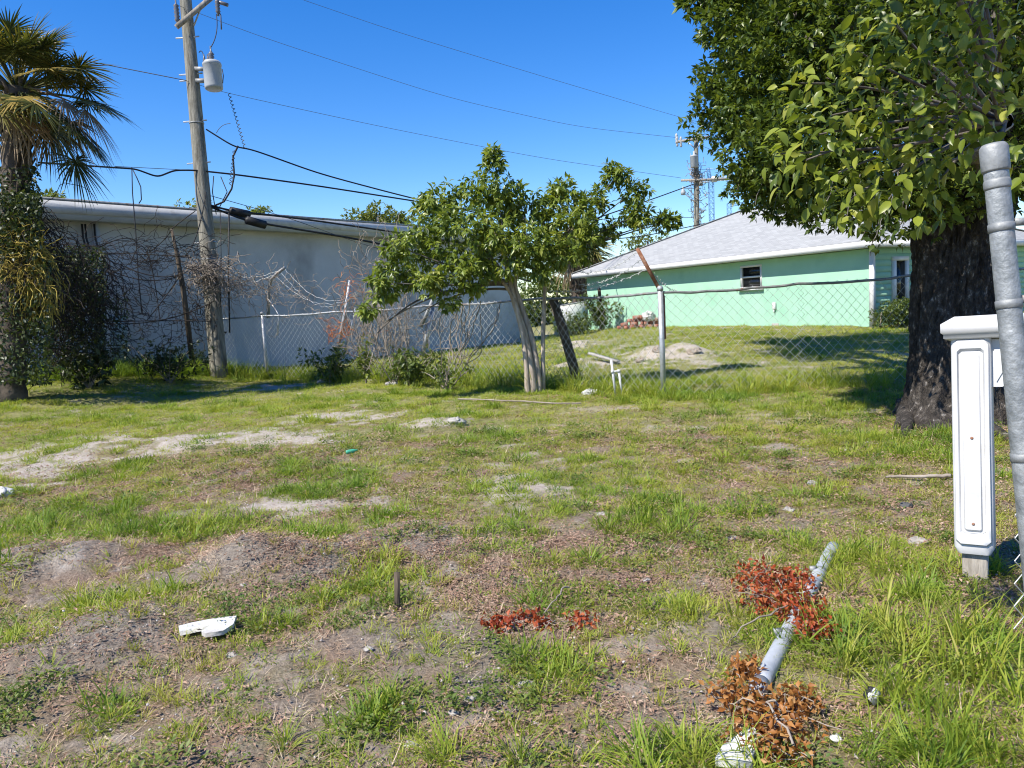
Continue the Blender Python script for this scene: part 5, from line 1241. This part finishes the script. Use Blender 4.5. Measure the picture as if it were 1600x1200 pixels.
def chip_proto():
    mb = MB(); k = 16; p = np.stack([rng.normal(0, .06, k), rng.normal(0, .06, k), rng.uniform(.002, .014, k)], 1); a = rng.uniform(0, 2 * PI, k)
    leaves(mb, p, unit(np.stack([np.cos(a), np.sin(a), rng.normal(0, .15, k)], 1)), unit(V3(0, 0, 1) + rng.normal(size=(k, 3)) * .3), rng.uniform(.010, .036, k), rng.uniform(.004, .013, k), rng.random(k), .25, .1); return mb
chip_c = proto_coll('leaf_chip', [chip_proto() for k in range(8)], M_chip)
def peb_proto():
    mb = MB()
    for k in range(5):
        r = rng.uniform(.002, .008); mb.grid(crumple(V3(rng.normal(0, .06), rng.normal(0, .06), r * .4), r, r * .8, r * .6, 5, int(rng.integers(999)), .4), rng.random(), wrap=True)
    return mb
peb_c = proto_coll('pebble_cluster', [peb_proto() for k in range(6)], M_pebble)

def cand_pts(dens):
    """random ground points in the wedge the lot occupies; dens = [(y0, y1, per m2)]"""
    out = []
    for y0, y1, dn in dens:
        y0 = 0.9 if y0 == 2.0 else y0; wm = .8 * y1 + 2.4; n = int(dn * (y1 - y0) * 2 * wm)
        Y = rng.uniform(y0, y1, n); X = rng.uniform(-wm, wm, n); k = np.abs(X) < .8 * Y + 2.4; out.append(np.stack([X[k], Y[k]], 1))
    q = np.concatenate(out); return q[:, 0], q[:, 1]
def clear_of(X, Y):
    ok = np.ones(len(X), bool)
    s_ = (X - WA[0]) * WN[0] + (Y - WA[1]) * WN[1]; ok &= ~((s_ < .05) & (X < WB[0] + .2))
    ha = (X - HR[0]) * d1[0] + (Y - HR[1]) * d1[1]; hb = (X - HR[0]) * d2[0] + (Y - HR[1]) * d2[1]; ok &= ~((hb > -.05) & (ha > -.1) & (ha < HLn + .1))
    ok &= np.hypot(X - TB[0], Y - TB[1]) > .62
    return ok
def put(name, dens, accept, size, vfun, coll, npr, label, cat, tilt=.15, zoff=0.0):
    X, Y = cand_pts(dens); sd, sl_, lu, cv, n1_, n2_ = masks(X, Y); ok = (rng.random(len(X)) < accept(X, Y, sd, sl_, lu, cv, n1_, n2_)) & clear_of(X, Y)
    X, Y, sd, sl_, lu, cv, n1_, n2_ = [a[ok] for a in (X, Y, sd, sl_, lu, cv, n1_, n2_)]
    s_ = size(X, Y, lu, cv) * rng.uniform(.65, 1.3, len(X)); v = np.clip(vfun(X, Y, lu, cv, n1_, n2_) + rng.normal(0, .13, len(X)), 0, 1)
    print(name, len(X)); return scatter(name, np.stack([X, Y, H(X, Y) + zoff], 1), s_, v, coll, npr, label, cat, tilt)
yard = lambda X, Y: sst(13, 15, Y)
tone = lambda X, Y, lu, cv, n1_, n2_: .42 + .55 * (fbm(X / .8, Y / .8, 120, 3) - .5) * 1.6 + .22 * lu
put('lawn_grass', [(2.0, 5, 330), (5, 9, 300), (9, 15, 170), (15, 24, 70), (24, 38, 26)], lambda X, Y, sd, so_, lu, cv, a, b: np.clip(cv * 1.05, 0, 1), lambda X, Y, lu, cv: (.75 + .5 * lu) * (1 + .05 * np.clip(Y - 6, 0, 22)),
    lambda X, Y, lu, cv, a, b: tone(X, Y, lu, cv, a, b) - .06 * sst(12, 18, Y), lawn_c, 8, 'short patchy green lawn grass covering the lot', 'grass')
put('grass_clump', [(2.0, 5, 80), (5, 9, 60), (9, 15, 26), (15, 22, 6)], lambda X, Y, sd, so_, lu, cv, a, b: np.clip(lu * .8 + .02, 0, 1), lambda X, Y, lu, cv: (.55 + .45 * lu) * (1 + .025 * np.clip(Y - 6, 0, 12)),
    lambda X, Y, lu, cv, a, b: tone(X, Y, lu, cv, a, b) + .1, mid_c, 8, 'medium height arching grass clumps spread over the lot', 'grass', .2)
put('grass_sprig', [(2.0, 5, 34), (5, 9, 22)], lambda X, Y, sd, so_, lu, cv, a, b: .75 - .5 * sd, lambda X, Y, lu, cv: .42 + .25 * rng.random(len(X)), lambda X, Y, lu, cv, a, b: .28 + .4 * (fbm(X / .5, Y / .5, 133, 2) - .5), mid_c, 8, 'single small bright grass sprigs dotted over the bare soil', 'grass', .25)
right = lambda X, Y: np.clip(ell_val(X, Y, ellipse(1500, 1060, 190, 150), 1.0) * 1.5 - .25, 0, 1)
right2 = lambda X, Y: np.maximum.reduce([np.clip(ell_val(X, Y, ellipse(*e), 1.0) * 1.6 - .3, 0, 1) for e in ((1400, 900, 110, 60), (1050, 1190, 120, 40), (730, 1185, 100, 28), (110, 825, 100, 20), (330, 825, 80, 18), (1420, 690, 130, 18), (700, 775, 50, 14), (1560, 950, 60, 40), (440, 1165, 40, 22), (200, 945, 45, 10), (660, 600, 110, 8), (520, 590, 60, 6), (1300, 640, 120, 10))])
put('tall_grass', [(2.0, 5.5, 60), (5.5, 10, 22), (10, 16, 8)], lambda X, Y, sd, so_, lu, cv, a, b: np.clip(.75 * right(X, Y) + .62 * right2(X, Y), 0, 1), lambda X, Y, lu, cv: .52 + .26 * right(X, Y) + .15 * sst(9, 12, Y),
    lambda X, Y, lu, cv, a, b: .52 + .5 * (fbm(X / .6, Y / .6, 130, 2) - .5), tall_c, 8, 'tall lush grass around the mailbox post and in thick tufts', 'grass', .22)
put('fence_grass', [(9, 14, 26), (14, 23, 30)], lambda X, Y, sd, so_, lu, cv, a, b: .9 * np.exp(-((np.abs(np.minimum.reduce([np.hypot(X - (FP[k] * (1 - s_) + FP[k + 1] * s_)[0], Y - (FP[k] * (1 - s_) + FP[k + 1] * s_)[1]) for k in range(len(FP) - 1) for s_ in np.linspace(0, 1, 9)]))) / .55) ** 2) * (b > .36), lambda X, Y, lu, cv: 1.05 + .25 * (X < 1.5),
    lambda X, Y, lu, cv, a, b: .5 + 0 * X, tall_c, 8, 'rank green grass growing along the foot of the fence', 'grass', .2)
put('shade_grass', [(14, 22, 30)], lambda X, Y, sd, so_, lu, cv, a, b: .85 * sst(-4.8, -6.2, X) * (((X - WA[0]) * WN[0] + (Y - WA[1]) * WN[1]) < 2.3) * (((X - WA[0]) * WN[0] + (Y - WA[1]) * WN[1]) > 0), lambda X, Y, lu, cv: 1.35 + 0 * X,
    lambda X, Y, lu, cv, a, b: .85 + 0 * X, tall_c, 8, 'tall weeds in the shade at the foot of the warehouse', 'grass', .2)
put('broadleaf_weed', [(2.0, 5, 90), (5, 10, 45)], lambda X, Y, sd, so_, lu, cv, a, b: np.clip((fbm(X / .30, Y / .30, 140, 3) - .545) * 9, 0, 1) * (.9 - .6 * sd), lambda X, Y, lu, cv: .9 + .25 * sst(5, 9, Y),
    lambda X, Y, lu, cv, a, b: .62 + .6 * (fbm(X / .9, Y / .9, 150, 2) - .5), weed_c, 6, 'low broad leaved weeds in patches on bare soil', 'weeds', .15)
put('straw_litter', [(2.0, 5, 260), (5, 10, 130), (10, 16, 30)], lambda X, Y, sd, so_, lu, cv, a, b: np.clip(.75 - .5 * sd, 0, 1), lambda X, Y, lu, cv: .8 + .3 * sst(5, 10, Y), lambda X, Y, lu, cv, a, b: .45 + .4 * (fbm(X / .5, Y / .5, 160, 2) - .5), straw_c, 6, 'dry straw and cut grass strewn over the soil', 'straw', .1)
put('leaf_litter', [(2.0, 5, 620), (5, 9, 280), (9, 13, 60)], lambda X, Y, sd, so_, lu, cv, a, b: np.clip((fbm(X / 1.1, Y / 1.1, 170, 3) - .38) * 4 + .15 + .4 * sst(.2, 1.2, X), 0.05, 1) * (1 - .8 * sd), lambda X, Y, lu, cv: .85 + .3 * sst(4, 9, Y), lambda X, Y, lu, cv, a, b: .42 + .3 * (fbm(X / .4, Y / .4, 180, 2) - .5), chip_c, 8, 'brown dead leaves and wood chips covering the bare ground', 'leaf litter', .15)
put('gravel', [(2.0, 5, 34), (5, 9, 12)], lambda X, Y, sd, so_, lu, cv, a, b: np.clip(.3 + .6 * so_ + .3 * sd, 0, 1), lambda X, Y, lu, cv: .9 + .4 * sst(5, 9, Y), lambda X, Y, lu, cv, a, b: .5 + 0 * X, peb_c, 6, 'small pale gravel pieces scattered in the soil', 'gravel', .2)
